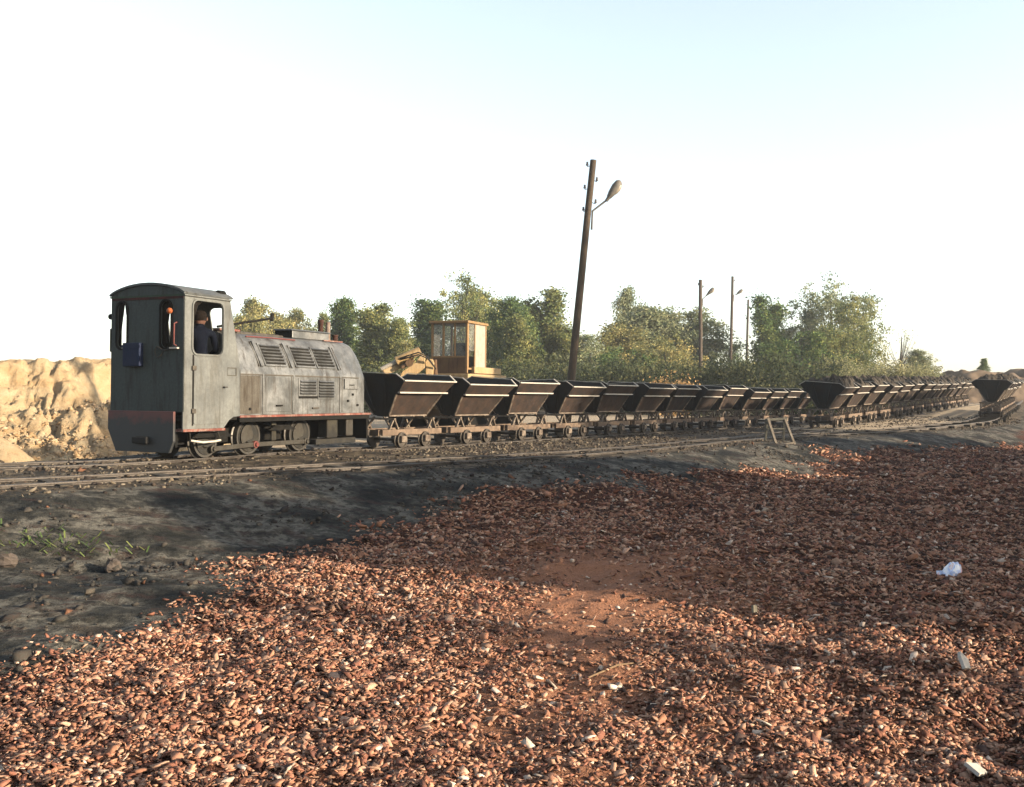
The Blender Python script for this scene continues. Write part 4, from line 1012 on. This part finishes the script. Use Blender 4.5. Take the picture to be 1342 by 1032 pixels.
# lit side: narrow glazed door then pale panel
ebox(MB(), 0.01, 0.045, 0.56, LB-0.062, z0c+0.02, z1c-0.002).build('side_panel', M['ex_cream'], EX, bevel=0.006)
b = MB(); ebox(b, 0.008, 0.048, 0.062, 0.11, z0c+0.1, z1c-0.002); ebox(b, 0.008, 0.048, 0.50, 0.558, z0c+0.1, z1c-0.002); ebox(b, 0.008, 0.048, 0.111, 0.499, z0c+0.1, z0c+0.15); b.build('door_frame', M['ex_orange'], EX)
ebox(MB(), 0.02, 0.026, 0.112, 0.498, z0c+0.62, z1c-0.003).build('door_window', M['glass'], EX)
ebox(MB(), LA-0.04, LA-0.01, 0.062, LB-0.062, z0c, z0c+0.45).build('far_panel', M['ex_brown'], EX)
ebox(MB(), LA-0.03, LA-0.022, 0.062, LB-0.062, z0c+0.455, z1c-0.002).build('far_window', M['glass'], EX)
b = MB(); ebox(b, 0.062, LA-0.062, LB-0.04, LB-0.01, z0c, z0c+0.5); ebox(b, 0.062, 0.35, LB-0.04, LB-0.01, z0c+0.5, z1c-0.002); b.build('back_panel', M['ex_cream'], EX)
b = MB(); ebox(b, 0.30, 0.78, 0.32, 0.74, z0c+0.02, z0c+0.34); ebox(b, 0.32, 0.76, 0.68, 0.82, z0c+0.34, z0c+0.86); b.build('operator_seat', M['black'], EX, bevel=0.05)
# platform, engine cover, slew ring, crawlers
ebox(MB(), -0.10, 2.0, -0.15, 2.6, 1.34, 1.60).build('platform', M['ex_yellow'], EX, bevel=0.02)
ebox(MB(), -0.06, LA+0.05, 0.06, 1.75, 1.602, 1.618).build('deck_plate', M['ex_brown'], EX)
ebox(MB(), -0.09, 0.03, 0.30, 2.2, 1.62, 1.80).build('step_box', M['ex_yellow'], EX, bevel=0.015)
ebox(MB(), 0.5, 1.95, 1.55, 2.55, 1.62, 1.74).build('engine_cover', M['ex_yellow'], EX, bevel=0.03)
c_ = EP(0.9, 1.1, 0); MB().lathe((c_.x, c_.y, 0.95), (0, 0, 1), [(0, 0.62), (0.50, 0.62)], 24).build('slew_ring', M['black'], EX)
for a0 in (-0.25, 1.55):
    cr = MB(); pts = []
    for k in range(9): an = R(-90-180*k/8); pts.append((0.0+0.40*math.cos(an)-0.3, 0.40+0.40*math.sin(an)))
    for k in range(9): an = R(90-180*k/8); pts.append((2.5+0.40*math.cos(an), 0.40+0.40*math.sin(an)))
    cr.prism(pts, lambda u, v, t: tuple(EP(t, u, v)), a0, a0+0.48); cr.build('crawler_track', M['black'], EX)
ebox(MB(), 0.23, 1.55, 0.4, 1.8, 0.35, 0.85).build('undercarriage', M['ex_brown'], EX)
# boom: pivot bracket, triangular boom foot, stick with cylinder, all folded to the left
def exl(px, py, D): return W(px, py, D) - Vector((WX(612, 27.0), 27.0, -0.12))
def plate(name, pxy, D, th, mat, tilt=0.0):
    n = len(pxy); vs = [exl(x, y, D + tilt*(x-560)) for x, y in pxy] + [exl(x, y, D + tilt*(x-560)) + Vector((0, th, 0)) for x, y in pxy]
    return MB().add(vs, [tuple(range(n)), tuple(reversed(range(n, 2*n)))] + [(i, n+i, n+(i+1) % n, (i+1) % n) for i in range(n)]).build(name, mat, EX, bevel=0.012)
tz = 0.004
plate('boom_foot', [(524, 494), (527, 487), (545, 474), (553, 463), (556, 466), (556, 482), (546, 490), (540, 496)], 26.1, 0.26, M['ex_yellow'], tz)
plate('boom_bracket', [(558, 498), (557, 474), (560, 470), (566, 471), (568, 476), (566, 498)], 26.25, 0.34, M['ex_yellow'], tz)
plate('king_post', [(569, 502), (568.5, 472), (571, 471), (573, 502)], 26.5, 0.3, M['ex_brown'], tz)
st = MB(); st.tube([exl(499, 484, 25.9), exl(520, 473.5, 25.95)], 0.055, 10); st.build('piston_rod', M['ex_cream'], EX, smooth=50)
st = MB(); st.tube([exl(519, 474, 25.95), exl(550, 459.5, 26.05)], [0.115, 0.115], 12); st.tube([exl(519.5, 473.8, 25.95), exl(521.5, 472.8, 25.95)], 0.13, 12); st.build('ram_cylinder', M['ex_yellow'], EX, smooth=50)
st = MB(); st.bar(exl(502, 489, 25.95), exl(538, 473, 26.2), 0.16, 0.16); st.build('stick', M['ex_yellow'], EX, bevel=0.02)
st = MB(); st.tube([exl(526, 482, 25.85), exl(542, 472, 25.9)], 0.05, 8); st.tube([exl(536, 476, 25.8), exl(536.5, 475.5, 26.3)], 0.10, 12); st.build('link', M['ex_brown'], EX, smooth=50)
for k in range(2):
    MB().tube([exl(522+3*k, 471, 25.85), exl(535+2*k, 466+2*k, 25.75), exl(548, 462+3*k, 25.8), exl(560, 468+2*k, 25.9), exl(571, 484, 26.3)], 0.018, 6).build('hose', M['rubber'], EX, smooth=60)
# link down from the boom to the platform, hidden behind the wagon
st = MB(); st.bar(exl(532, 492, 26.3), exl(575, 530, 27.2), 0.26, 0.34); st.build('lower_boom', M['ex_yellow'], EX, bevel=0.02)

# ------------------------------------------------------------ poles
def tube_pole(name, a, b, r0, r1, mat, label, lamp=None, insul=None, D=30):
    a = Vector(a); b = Vector(b)
    root = empty(name, a, label=label, cat='lamp pole' if lamp else 'pole')
    L = b-a
    pts = [L*t + Vector((random.uniform(-.01, .01), 0, 0))*(0 < t < 1) for t in (0, .2, .4, .6, .8, 1)]
    MB().tube(pts, [r0+(r1-r0)*t for t in (0, .2, .4, .6, .8, 1)], 14).build('pole_shaft', mat, root, smooth=50)
    if lamp:
        fr, elbow, tip, s_ = lamp
        f0 = Vector(fr)-a; el = Vector(elbow)-a; tp = Vector(tip)-a
        low = L*0.70*1.0
        MB().tube([f0 + Vector((0.05, -0.02, -0.55*s_)), f0 + Vector((0.07, -0.03, 0)), el], 0.03*s_, 8).build('lamp_arm', M['lamp_grey'], root, smooth=40)
        d = (tp-el).normalized(); up = Vector((0, 0, 1)); 
        lh = MB(); lh.lathe(el - d*0.04, d, [(0, 0.05*s_), (0.10*s_, 0.055*s_), (0.14*s_, 0.075*s_), (0.28*s_, 0.11*s_), (0.5*s_, 0.135*s_), (0.66*s_, 0.11*s_), (0.72*s_, 0.05*s_)], 14)
        hdm = lh.build('lamp_head', M['lamp_grey'], root, smooth=50)
        side_ = Vector((d.z, 0, -d.x)).normalized()
        c0 = el + d*0.22*s_ + side_*0.055*s_
        MB().lathe(c0, d, [(0, 0.03*s_), (0.08*s_, 0.085*s_), (0.22*s_, 0.11*s_), (0.34*s_, 0.09*s_), (0.42*s_, 0.03*s_)], 14).build('lamp_glass', M['lamp_glass'], hdm, smooth=60)
    if insul:
        for p in insul:
            q = Vector(p)-a
            t = max(0, min(1, q.dot(L)/L.length_squared)); c = L*t
            MB().tube([c, Vector((q.x, q.y, q.z-0.06)), Vector((q.x, q.y, q.z))], 0.012, 6).lathe((q.x, q.y, q.z-0.03), (0, 0, 1), [(0, 0.035), (0.03, 0.045), (0.06, 0.03), (0.10, 0.035), (0.12, 0.02)], 10).build('insulator', M['porcelain'], root, smooth=50)
    return root
DP = 31.0
foot = W(748, 500, DP); top = W(774.5, 210, DP); dirp = (top-foot)
foot = foot - dirp*((foot.z+0.6)/dirp.z)
tube_pole('leaning_pole', foot, top, 0.135, 0.098, M['pole_wood'], 'tall leaning timber pole with a street lamp rising behind the wagons', (W(771, 277, DP), W(793, 262, DP-0.1), W(806, 243, DP-0.1), 1.05),
          [W(766.5, 216, DP), W(779.5, 236, DP), W(763.5, 246, DP), W(778, 265, DP), W(762, 275, DP)])
tube_pole('lamp_pole', (WX(918.5, 60), 60, -0.1), W(916.5, 367, 60), 0.13, 0.10, M['pole_far'], 'straight timber pole with small lamp arm in front of the middle trees', (W(918, 392, 60), W(925, 387, 60), W(931, 381, 60), 0.9), [W(914, 373, 60), W(920, 376, 60)])
tube_pole('lamp_pole', (WX(956.5, 74), 74, -0.1), W(958.5, 362.5, 74), 0.13, 0.09, M['pole_far'], 'thin distant lamp pole in the tree gap, taller of the two there', (W(959, 387, 74), W(964, 386, 74), W(969, 382, 74), 0.85), [W(961, 368, 74)])
tube_pole('timber_pole', (WX(977, 88), 88, -0.1), W(979.5, 393, 88), 0.12, 0.09, M['pole_far'], 'short distant pole without a lamp at the left edge of the right hand trees')

# ------------------------------------------------------------ timber trestle
TD = 24.0
tr = empty('timber_trestle', (WX(1022, TD), TD, -0.42), label='small weathered timber trestle frame standing beside the front track', cat='trestle')
def TL(px, py, D): return W(px, py, D) - Vector((WX(1022, TD), TD, -0.42))
MB().bar(TL(1006.5, 549, 24.35), TL(1021.5, 593.5, 23.9), 0.065, 0.05).build('frame_rail', M['old_wood'], tr, bevel=0.006)
MB().bar(TL(1028, 548, 24.5), TL(1044.5, 590, 24.1), 0.065, 0.05).build('frame_rail', M['old_wood'], tr, bevel=0.006)
MB().bar(TL(1017, 585.5, 23.97), TL(1042.5, 580, 24.2), 0.06, 0.05).build('rung', M['old_wood'], tr, bevel=0.006)
MB().bar(TL(1004, 550.5, 24.4), TL(1031, 549, 24.5), 0.06, 0.06).build('top_bar', M['grey_wood'], tr, bevel=0.006)
MB().bar(TL(1005.5, 551, 24.7), TL(1003, 592, 24.8), 0.06, 0.05).build('rear_leg', M['grey_wood'], tr, bevel=0.006)
MB().bar(TL(1028, 553, 24.75), TL(1027, 587, 24.9), 0.05, 0.05).build('rear_leg', M['grey_wood'], tr, bevel=0.006)
MB().bar(TL(1006, 562, 24.65), TL(1028, 562, 24.75), 0.04, 0.03).build('brace', M['grey_wood'], tr)

# ------------------------------------------------------------ litter, stones, sticks, weeds
def gpt(px, py, h=0.0):
    D = F*1.55/(py-yh(px))
    for _ in range(12):
        z = float(ground(WX(px, D), D)); D = F*(EYE-z-h)/(py-yh(px))
    return Vector((WX(px, D), D, z))
def lump(name, pos, sx, sy, sz, mat, label, cat, seed, rot=0, cube=False, group=None):
    rr = random.Random(seed); b = MB(); n1_, n2_ = 10, 7
    prof = []
    for j in range(1, n2_):
        th = math.pi*j/n2_
        for k in range(n1_):
            ph = 2*math.pi*k/n1_; r = 1+rr.uniform(-0.22, 0.22)
            b.v.append((sx*r*math.sin(th)*math.cos(ph), sy*r*math.sin(th)*math.sin(ph), sz*r*math.cos(th)))
    for j in range(n2_-2):
        for k in range(n1_): b.f.append((j*n1_+k, (j+1)*n1_+k, (j+1)*n1_+(k+1) % n1_, j*n1_+(k+1) % n1_))
    b.f.append(tuple(range(n1_))); b.f.append(tuple(reversed(range((n2_-2)*n1_, (n2_-1)*n1_))))
    o = b.build(name, mat); o.location = pos + Vector((0, 0, sz*0.55)); o.rotation_euler = (0, 0, rot); tag(o, label, cat, group); return o
p = gpt(1250, 756); 
lt = MB(); rr = random.Random(5); K = 12
for j in range(K+1):
    for k in range(K+1):
        u, v = j/K-0.5, k/K-0.5
        lt.v.append((u*0.20*(1+rr.uniform(-.15, .15)), v*0.16*(1+rr.uniform(-.15, .15)), max(0.0, 0.13-0.5*(u*u+v*v)) + rr.uniform(-0.018, 0.018)))
for j in range(K):
    for k in range(K): lt.f.append((j*(K+1)+k, (j+1)*(K+1)+k, (j+1)*(K+1)+k+1, j*(K+1)+k+1))
o = lt.build('litter_wrapper', M['litter'], smooth=30); md = o.modifiers.new('s', 'SOLIDIFY'); md.thickness = 0.004
o.location = p + Vector((0, 0, 0.01)); o.rotation_euler = (R(18), 0, 0.4); tag(o, 'crumpled white and blue plastic wrapper on the shaded chips at right', 'litter')
p = gpt(1265, 880)
b = MB(); b.prism([(-0.075, -0.03), (0.02, -0.055), (0.085, 0.0), (0.03, 0.075), (-0.02, 0.05)], lambda u, v, t: (u, v, t), 0, 0.02)
o = b.build('tile_shard', M['white_metal'], bevel=0.003); o.location = p + Vector((0, 0, 0.045)); o.rotation_euler = Vector((0.66, -0.5, 0.56)).to_track_quat('Z', 'Y').to_euler(); o.scale = (0.8, 0.8, 1); tag(o, 'large pale angular tile shard propped on the chips at the lower right', 'shard')
p = gpt(1283, 1020)
b = MB(); b.prism([(-0.06, -0.03), (0.04, -0.04), (0.065, 0.02), (-0.03, 0.045)], lambda u, v, t: (u, v, t), 0, 0.018)
o = b.build('tile_shard', M['white_metal'], bevel=0.003); o.location = p + Vector((0, 0, 0.03)); o.rotation_euler = (R(24), R(10), R(50)); tag(o, 'pale shard lying at the very bottom edge at right', 'shard')
pa = gpt(775, 893); pb = gpt(850, 874)
MB_ = MB(); mid = (pa+pb)/2 + Vector((0, 0, 0.05)); MB_.tube([pa-pa+Vector((0, 0, 0.02)), mid-pa, pb-pa+Vector((0, 0, 0.03))], [0.005, 0.006, 0.003], 6)
o = MB_.build('dry_stalk', M['straw'], smooth=50); o.location = pa; tag(o, 'long dry straw stalk lying on the chips in the centre foreground', 'stalk')
lump('stone', gpt(125, 728), 0.05, 0.05, 0.045, M['stone_pale'], 'round pale yellowish stone on the dark dirt at left', 'stone', 3)
lump('stone', gpt(187, 725), 0.045, 0.045, 0.04, M['stone_pale'], 'small pale stone right of the yellowish one on the dirt', 'stone', 4)
lump('stone', gpt(150, 749), 0.07, 0.06, 0.07, M['stone_dark'], 'reddish brown brick lump below the two pale stones', 'stone', 5)
lump('stone', gpt(8, 742), 0.11, 0.08, 0.07, M['stone_dark'], 'big brown lump of earth at the left edge', 'stone', 6)
lump('stone', gpt(783, 962), 0.022, 0.022, 0.02, M['black'], 'small black pebble on the chips at the bottom centre', 'pebble', 7)
lump('clod', gpt(912, 620), 0.22, 0.14, 0.10, M['black'], 'dark clod on the shaded chips left of the trestle', 'clod', 8)
lump('clod', gpt(815, 612), 0.25, 0.2, 0.09, M['black'], 'low dark clod beside the front track left of the trestle', 'clod', 9)
b = MB(); b.prism([(-0.05, -0.03), (0.03, -0.035), (0.05, 0.03), (-0.02, 0.045)], lambda u, v, t: (u, v, t), 0, 0.02)
o = b.build('brick_shard', M['stone_pale'], bevel=0.003); p = gpt(990, 808); o.location = p + Vector((0, 0, 0.05)); o.rotation_euler = Vector((0.7, -0.65, 0.3)).to_track_quat('Z', 'Y').to_euler(); o.scale = (0.7, 0.7, 1); tag(o, 'upright pale brick shard amid the chips right of centre', 'shard')
# sparse weeds at left
def weed_patch():
    n = 120; c = gpt(70, 732)
    px = rng.normal(c.x, 0.35, n); py = rng.normal(c.y, 0.16, n)
    z = ground(px, py); L = rng.uniform(0.03, 0.09, n); a = rng.uniform(0, 2*math.pi, n); w = 0.007
    dx, dy = np.cos(a), np.sin(a)
    v = np.stack([np.stack([px-dy*w, py+dx*w, z], 1), np.stack([px+dy*w, py-dx*w, z], 1), np.stack([px+dx*L+dy*w, py+dy*L-dx*w, z+L*0.7], 1), np.stack([px+dx*L-dy*w, py+dy*L+dx*w, z+L*0.7], 1)], 1)
    f = np.arange(n*4).reshape(n, 4); t = np.repeat(rng.uniform(0.2, 1, (n, 1)), 4, 0)*np.ones((1, 3))
    me = np_mesh('weeds', v.reshape(-1, 3), f, M['leaf_dark'], tint=t); o = bpy.data.objects.new('weeds', me); col.objects.link(o); tag(o, kind='stuff')
weed_patch()

# ------------------------------------------------------------ trees
def leaf_cloud(centers, rad, per, size, rr, tint_c):
    n = len(centers)*per
    c = np.repeat(centers, per, 0); t0 = np.repeat(tint_c, per)
    off = rr.normal(0, 1, (n, 3))*np.repeat(rad, per)[:, None]*np.array([0.6, 0.6, 0.45])
    c = c + off
    s = size*rr.uniform(0.6, 1.4, n)
    a = rr.normal(0, 1, (n, 3)); a /= np.linalg.norm(a, axis=1)[:, None]
    b = rr.normal(0, 1, (n, 3)); b -= a*(a*b).sum(1)[:, None]; b /= np.linalg.norm(b, axis=1)[:, None]
    v = np.stack([c-a*s[:, None]*0.6, c+b*s[:, None]*0.4, c+a*s[:, None]*0.6, c-b*s[:, None]*0.4], 1).reshape(-1, 3)
    f = np.arange(n*4).reshape(n, 4)
    t = np.clip(t0 + rr.normal(0, 0.16, n), 0, 1)
    return v, f, np.repeat(t, 4)[:, None]*np.ones((1, 3))
def make_tree_meshes(kind, seed):
    """unit tree: height 1 scaled later is avoided; built at 9 m nominal height"""
    rr = np.random.default_rng(seed); H = 9.0
    if kind == 'dense': ncl, per, size, rad, base_, wid = 360, 78, 0.145, 0.50, 0.03, 2.5
    elif kind == 'cone': ncl, per, size, rad, base_, wid = 360, 78, 0.14, 0.45, 0.03, 2.1
    elif kind == 'lacy': ncl, per, size, rad, base_, wid = 270, 52, 0.13, 0.42, 0.10, 2.9
    elif kind == 'bare': ncl, per, size, rad, base_, wid = 60, 9, 0.13, 0.40, 0.25, 2.2
    else: ncl, per, size, rad, base_, wid = 170, 46, 0.18, 0.5, 0.0, 3.2
    t = base_ + (1-base_)*rr.uniform(0, 1, ncl)**0.9
    lob = 3+int(rr.integers(0, 3)); lph = rr.uniform(0, 2*math.pi, lob); lh = rr.uniform(0.3, 0.98, lob)
    ph = rr.uniform(0, 2*math.pi, ncl)
    if kind == 'cone': prof = np.clip((1.02-t)**0.75*1.15, 0, 1)*np.clip(t*6+0.3, 0, 1)
    elif kind in ('dense', 'bush'): prof = np.sqrt(np.clip(1-((t-0.38)/0.64)**2, 0.02, 1))
    else: prof = np.sqrt(np.clip(1-((t-0.58)/0.46)**2, 0.03, 1))
    rag = 1.0 + 0.35*np.sin(ph*3+lph[0]+t*7) + rr.normal(0, 0.16, ncl)
    r = wid*prof*np.sqrt(rr.uniform(0.12, 1, ncl))*np.clip(rag, 0.35, 1.6)
    # several leaders so that the top is uneven
    ax = 0.9*wid*0.35*np.cos(lph[(ph*lob/6.3).astype(int) % lob])*t; ay = 0.9*wid*0.35*np.sin(lph[(ph*lob/6.3).astype(int) % lob])*t
    hs = lh[(ph*lob/6.3).astype(int) % lob]; hs = 0.68+0.32*hs/lh.max()
    C = np.stack([ax + r*np.cos(ph), ay + r*np.sin(ph), t*H*hs], 1)
    C = C[C[:, 2] < H*1.0]; ncl = len(C)
    tc = np.clip(0.45 + rr.normal(0, 0.24, ncl) , 0, 1)
    v, f, tt = leaf_cloud(C, rr.uniform(0.6, 1.3, ncl)*rad, per, size, rr, tc)
    # trunk + limbs
    b = MB(); hs_max = H*(0.86)
    tp = [Vector((0.10*math.sin(k*1.3+seed), 0.10*math.cos(k*1.9+seed), hs_max*k/7)) for k in range(8)]; b.tube(tp, [0.17*(1-k/8)+0.02 for k in range(8)], 8)
    sel = rr.choice(ncl, min(ncl, 46 if kind in ('lacy', 'bare') else 26), replace=False)
    for i in sel:
        e = Vector(C[i]); s0 = max(0.12, min(0.9, (e.z/H)*0.62)); k = s0*7; p_ = tp[int(k)].lerp(tp[min(7, int(k)+1)], k-int(k))
        m_ = (p_+e)/2 + Vector((0, 0, -0.12*(e-p_).length+0.15)); b.tube([p_, m_, e], [0.055*(1-s0)+0.02, 0.03, 0.012], 5, cap=False)
    return (v, f, tt), b
TREES = {}
def tree(kind, var, mat, D, px, ptop, wpx, label, name='tree', base_z=-0.1, group='trees beyond the wagons'):
    key = (kind, var, mat)
    if key not in TREES:
        (v, f, tt), b = make_tree_meshes(kind, 1000+var*17+len(kind))
        cm = np_mesh('crown', v, f, M[mat], tint=tt); to = b.build('trunk', M['bark'], smooth=60); tm = to.data; bpy.data.objects.remove(to)
        TREES[key] = (cm, tm, float(v[:, 2].max()), float(np.percentile(np.abs(v[:, 0]), 88)))
    cm, tm, hz, hw_ = TREES[key]
    x = WX(px, D); H = WZ(px, ptop, D) - base_z; w = wpx/F*D/2*(0.86 if px > 990 else 1.05)
    root = empty(name, (x, D, base_z), random.uniform(0, 6.28), label=label, cat='tree', group=group)
    sz = H/hz; sx = w/hw_
    for nm, m_ in (('crown', cm), ('trunk', tm)):
        o = bpy.data.objects.new(nm, m_); col.objects.link(o); o.parent = root; o.scale = (sx, sx, sz)
    return root
tl_ = [
 ('dense', 1, 'leaf_yellow', 78, 322, 382, 44, 'pale yellow green tree just right of the cab'),
 ('dense', 2, 'leaf_yellow', 84, 352, 392, 62, 'yellow tree behind the hood beside the starter handle'),
 ('dense', 3, 'leaf_yellow', 88, 384, 398, 44, 'round yellowish tree behind the rear of the air box'),
 ('dense', 1, 'leaf_mid', 92, 411, 404, 40, 'small green tree directly behind the exhaust pipes'),
 ('cone', 1, 'leaf_dark', 74, 453, 386, 46, 'dark green tree just right of the exhaust pipes'),
 ('cone', 2, 'leaf_mid', 70, 489, 388, 58, 'olive tree with twin tops left of the sky gap'),
 ('dense', 4, 'leaf_mid', 68, 517, 412, 40, 'lower olive tree at the left rim of the sky gap'),
 ('bush', 1, 'leaf_yellow', 58, 531, 445, 34, 'small yellowish bush tree behind the excavator boom'),
 ('cone', 3, 'leaf_dark', 76, 562, 386, 52, 'dark tree right of the sky gap above the excavator boom'),
 ('lacy', 1, 'leaf_mid', 82, 606, 354, 64, 'tall airy tree rising above the excavator cab'),
 ('dense', 5, 'leaf_mid', 86, 640, 372, 60, 'green tree behind the right half of the excavator cab'),
 ('dense', 2, 'leaf_dark', 72, 664, 382, 56, 'dark tree right of the excavator cab'),
 ('cone', 4, 'leaf_mid', 76, 706, 372, 66, 'broad pointed green tree left of the leaning pole'),
 ('cone', 1, 'leaf_mid', 70, 684, 410, 44, 'smaller green tree in front of the broad pointed one'),
 ('dense', 3, 'leaf_mid', 74, 738, 420, 46, 'low green tree directly behind the leaning pole'),
 ('bush', 2, 'leaf_pale', 70, 772, 436, 52, 'low pale bush tree just right of the leaning pole'),
 ('dense', 7, 'leaf_pale', 84, 824, 371, 50, 'tallest pale tree of the middle clump'),
 ('dense', 6, 'leaf_yellow', 76, 815, 416, 64, 'yellowish tree at the left front of the middle clump'),
 ('dense', 4, 'leaf_pale', 80, 858, 396, 78, 'pale green tree in the centre of the middle clump'),
 ('dense', 5, 'leaf_pale', 82, 897, 398, 76, 'pale tree behind the straight lamp pole'),
 ('bush', 3, 'leaf_yellow', 66, 872, 436, 62, 'yellow bush tree in front of the middle clump'),
 ('bush', 4, 'leaf_dark', 64, 815, 454, 74, 'dark bush tree at the foot of the middle clump'),
 ('bush', 1, 'leaf_dark', 100, 943, 448, 62, 'distant low dark tree in the gap of the thin poles'),
 ('cone', 2, 'leaf_dark', 78, 1006, 378, 60, 'dark green pointed tree at the left of the right hand clump'),
 ('dense', 1, 'leaf_pale', 82, 1042, 400, 66, 'rounded pale green tree in the centre of the right hand clump'),
 ('bush', 2, 'leaf_dark', 68, 1052, 432, 76, 'dark bush tree at the foot of the right hand clump'),
 ('lacy', 3, 'leaf_pale', 80, 1088, 353, 84, 'tall open airy tree, highest of the right hand clump'),
 ('lacy', 4, 'leaf_mid', 76, 1120, 376, 66, 'leafy tree at the right rim of the right hand clump'),
 ('dense', 6, 'leaf_mid', 72, 1098, 420, 64, 'green tree low beneath the airy tall one'),
 ('bare', 1, 'leaf_yellow', 70, 1180, 430, 40, 'nearly bare sapling standing alone right of the clumps'),
 ('dense', 2, 'leaf_pale', 72, 1208, 456, 40, 'small pale tree right of the bare sapling'),
]
for kd, var, mt, D, px, pt, wp, lab in tl_:
    tree(kd, var, mt, D, px, pt, wp, lab, base_z=(1.0 if px > 1130 else -0.1))
tree('cone', 3, 'leaf_dark', 74, 1289, 469, 11, 'tiny lone tree on the spoil heap at right', base_z=WZ(1289, 489, 74))
for k, (x, y, H) in enumerate(((24.5, 19.8, 8.2), (23.8, 22.6, 8.4), (25.5, 25.2, 8.4))):  # trees added out of view to throw shade on the middle wagons
    rt = tree(('dense', 'lacy')[k % 2], 1+k % 2, 'leaf_mid', 40, 900, 300, 150, 'unseen leafy tree added on the heap to shade the wagons, %s of the three' % ('nearest', 'middle', 'farthest')[k], base_z=0, group='unseen trees added to shade the wagons')
    rt.location = (x, y, float(ground(x, y))-0.1)
    for c in rt.children: c.scale = (0.62, 0.62, H/9.0)
for k, (kd, x, y, H, w_) in enumerate((('bare', 13.0, 1.3, 5.0, 0.5), )):  # unseen tree added for its streaky shadows on the near chips
    rt = tree(kd, 1 if kd == 'bare' else 2, 'leaf_yellow' if kd == 'bare' else 'leaf_mid', 40, 900, 300, 150, ('slender nearly bare tree added out of view to streak the foreground with shade', 'airy tree added out of view to dapple the foreground with shade', 'short bare sapling added out of view to dapple the foreground with shade')[k], base_z=0, group='unseen trees added to streak the foreground with shade')
    rt.location = (x, y, float(ground(x, y))-0.1)
    for c in rt.children: c.scale = (w_, w_, H/9.0)
# undergrowth along the foot of the trees: nobody could count it
def undergrowth(name, specs, mat, per=60, size=0.13):
    C = []; Rr = []
    for px0, px1, ytop0, ytop1, D0, D1, n in specs:
        px = rng.uniform(px0, px1, n); D = rng.uniform(D0, D1, n)
        yt = np.interp(px, [px0, px1], [ytop0, ytop1]) + (fbm(px*0.06, D, 1.0, 3, 12)-0.5)*46
        zt = EYE - (yt - yh(px))/F*D
        zz = -0.1 + (zt+0.1)*rng.uniform(0, 1, n)**0.8
        C.append(np.stack([(px-671)/F*D, D, zz], 1)); Rr.append(rng.uniform(0.35, 0.65, n))
    C = np.concatenate(C); Rr = np.concatenate(Rr)
    v, f, t = leaf_cloud(C, Rr, per, size, rng, np.clip(rng.normal(0.45, 0.25, len(C)), 0, 1))
    me = np_mesh(name, v, f, M[mat], tint=t); o = bpy.data.objects.new(name, me); col.objects.link(o); tag(o, kind='stuff')
undergrowth('undergrowth', [(300, 560, 486, 486, 56, 66, 330), (560, 760, 484, 480, 56, 64, 300), (750, 930, 482, 482, 54, 62, 330), (925, 1100, 476, 484, 54, 64, 340)], 'leaf_scrub')
undergrowth('tall_weeds', [(845, 910, 497, 495, 50, 53, 40)], 'leaf_brown', per=30, size=0.12)
undergrowth('grassy_bank', [(1085, 1225, 482, 492, 60, 66, 420), (1120, 1225, 486, 493, 58, 60, 220)], 'leaf_grass', per=50, size=0.10)

# spoil heaps behind the laden wagons at right
def heap(name, cx, cy, rx, ry, h, seed, base_z, mat):
    K = 60; U, Vv = np.meshgrid(np.linspace(-1, 1, K), np.linspace(-1, 1, K))
    rr_ = np.clip(1-np.hypot(U, Vv), 0, 1)
    X = cx+U*rx; Y = cy+Vv*ry
    Z = base_z - 0.3 + (h+0.3)*sstep(0, 0.75, rr_)*(0.75+0.5*fbm(X, Y, 0.35, 4, seed)) + (fbm(X, Y, 1.4, 4, seed+3)-0.5)*0.7*sstep(0, 0.2, rr_)
    idx = np.arange(K*K).reshape(K, K)
    q = np.stack([idx[:-1, :-1].ravel(), idx[:-1, 1:].ravel(), idx[1:, 1:].ravel(), idx[1:, :-1].ravel()], 1)
    me = np_mesh(name, np.stack([X.ravel(), Y.ravel(), Z.ravel()], 1), q, mat); o = bpy.data.objects.new(name, me); col.objects.link(o); tag(o, kind='structure')
heap('spoil_heap', WX(1300, 74), 75, 7.5, 5, 2.3, 5, 0.9, M['spoil'])
heap('spoil_heap', WX(1390, 74), 76, 10, 6, 2.2, 9, 0.9, M['spoil'])
heap('spoil_heap', WX(1190, 70), 84, 14, 6, 1.9, 15, 0.3, M['spoil'])

# ------------------------------------------------------------ morning haze: one closed box of thin even air
hz_ = MB(); hz_.box(-1000, 1000, -400, 2100, -4.0, 14.5)
hm = bpy.data.materials.new('haze_air'); hm.use_nodes = True; hn = hm.node_tree.nodes; hn.clear()
ho = hn.new('ShaderNodeOutputMaterial'); hv = hn.new('ShaderNodeVolumePrincipled')
hv.inputs['Color'].default_value = (0.93, 0.95, 0.97, 1); hv.inputs['Density'].default_value = 0.0006; hv.inputs['Anisotropy'].default_value = 0.35
hm.node_tree.links.new(hv.outputs[0], ho.inputs['Volume'])
tag(hz_.build('haze', hm), kind='stuff')
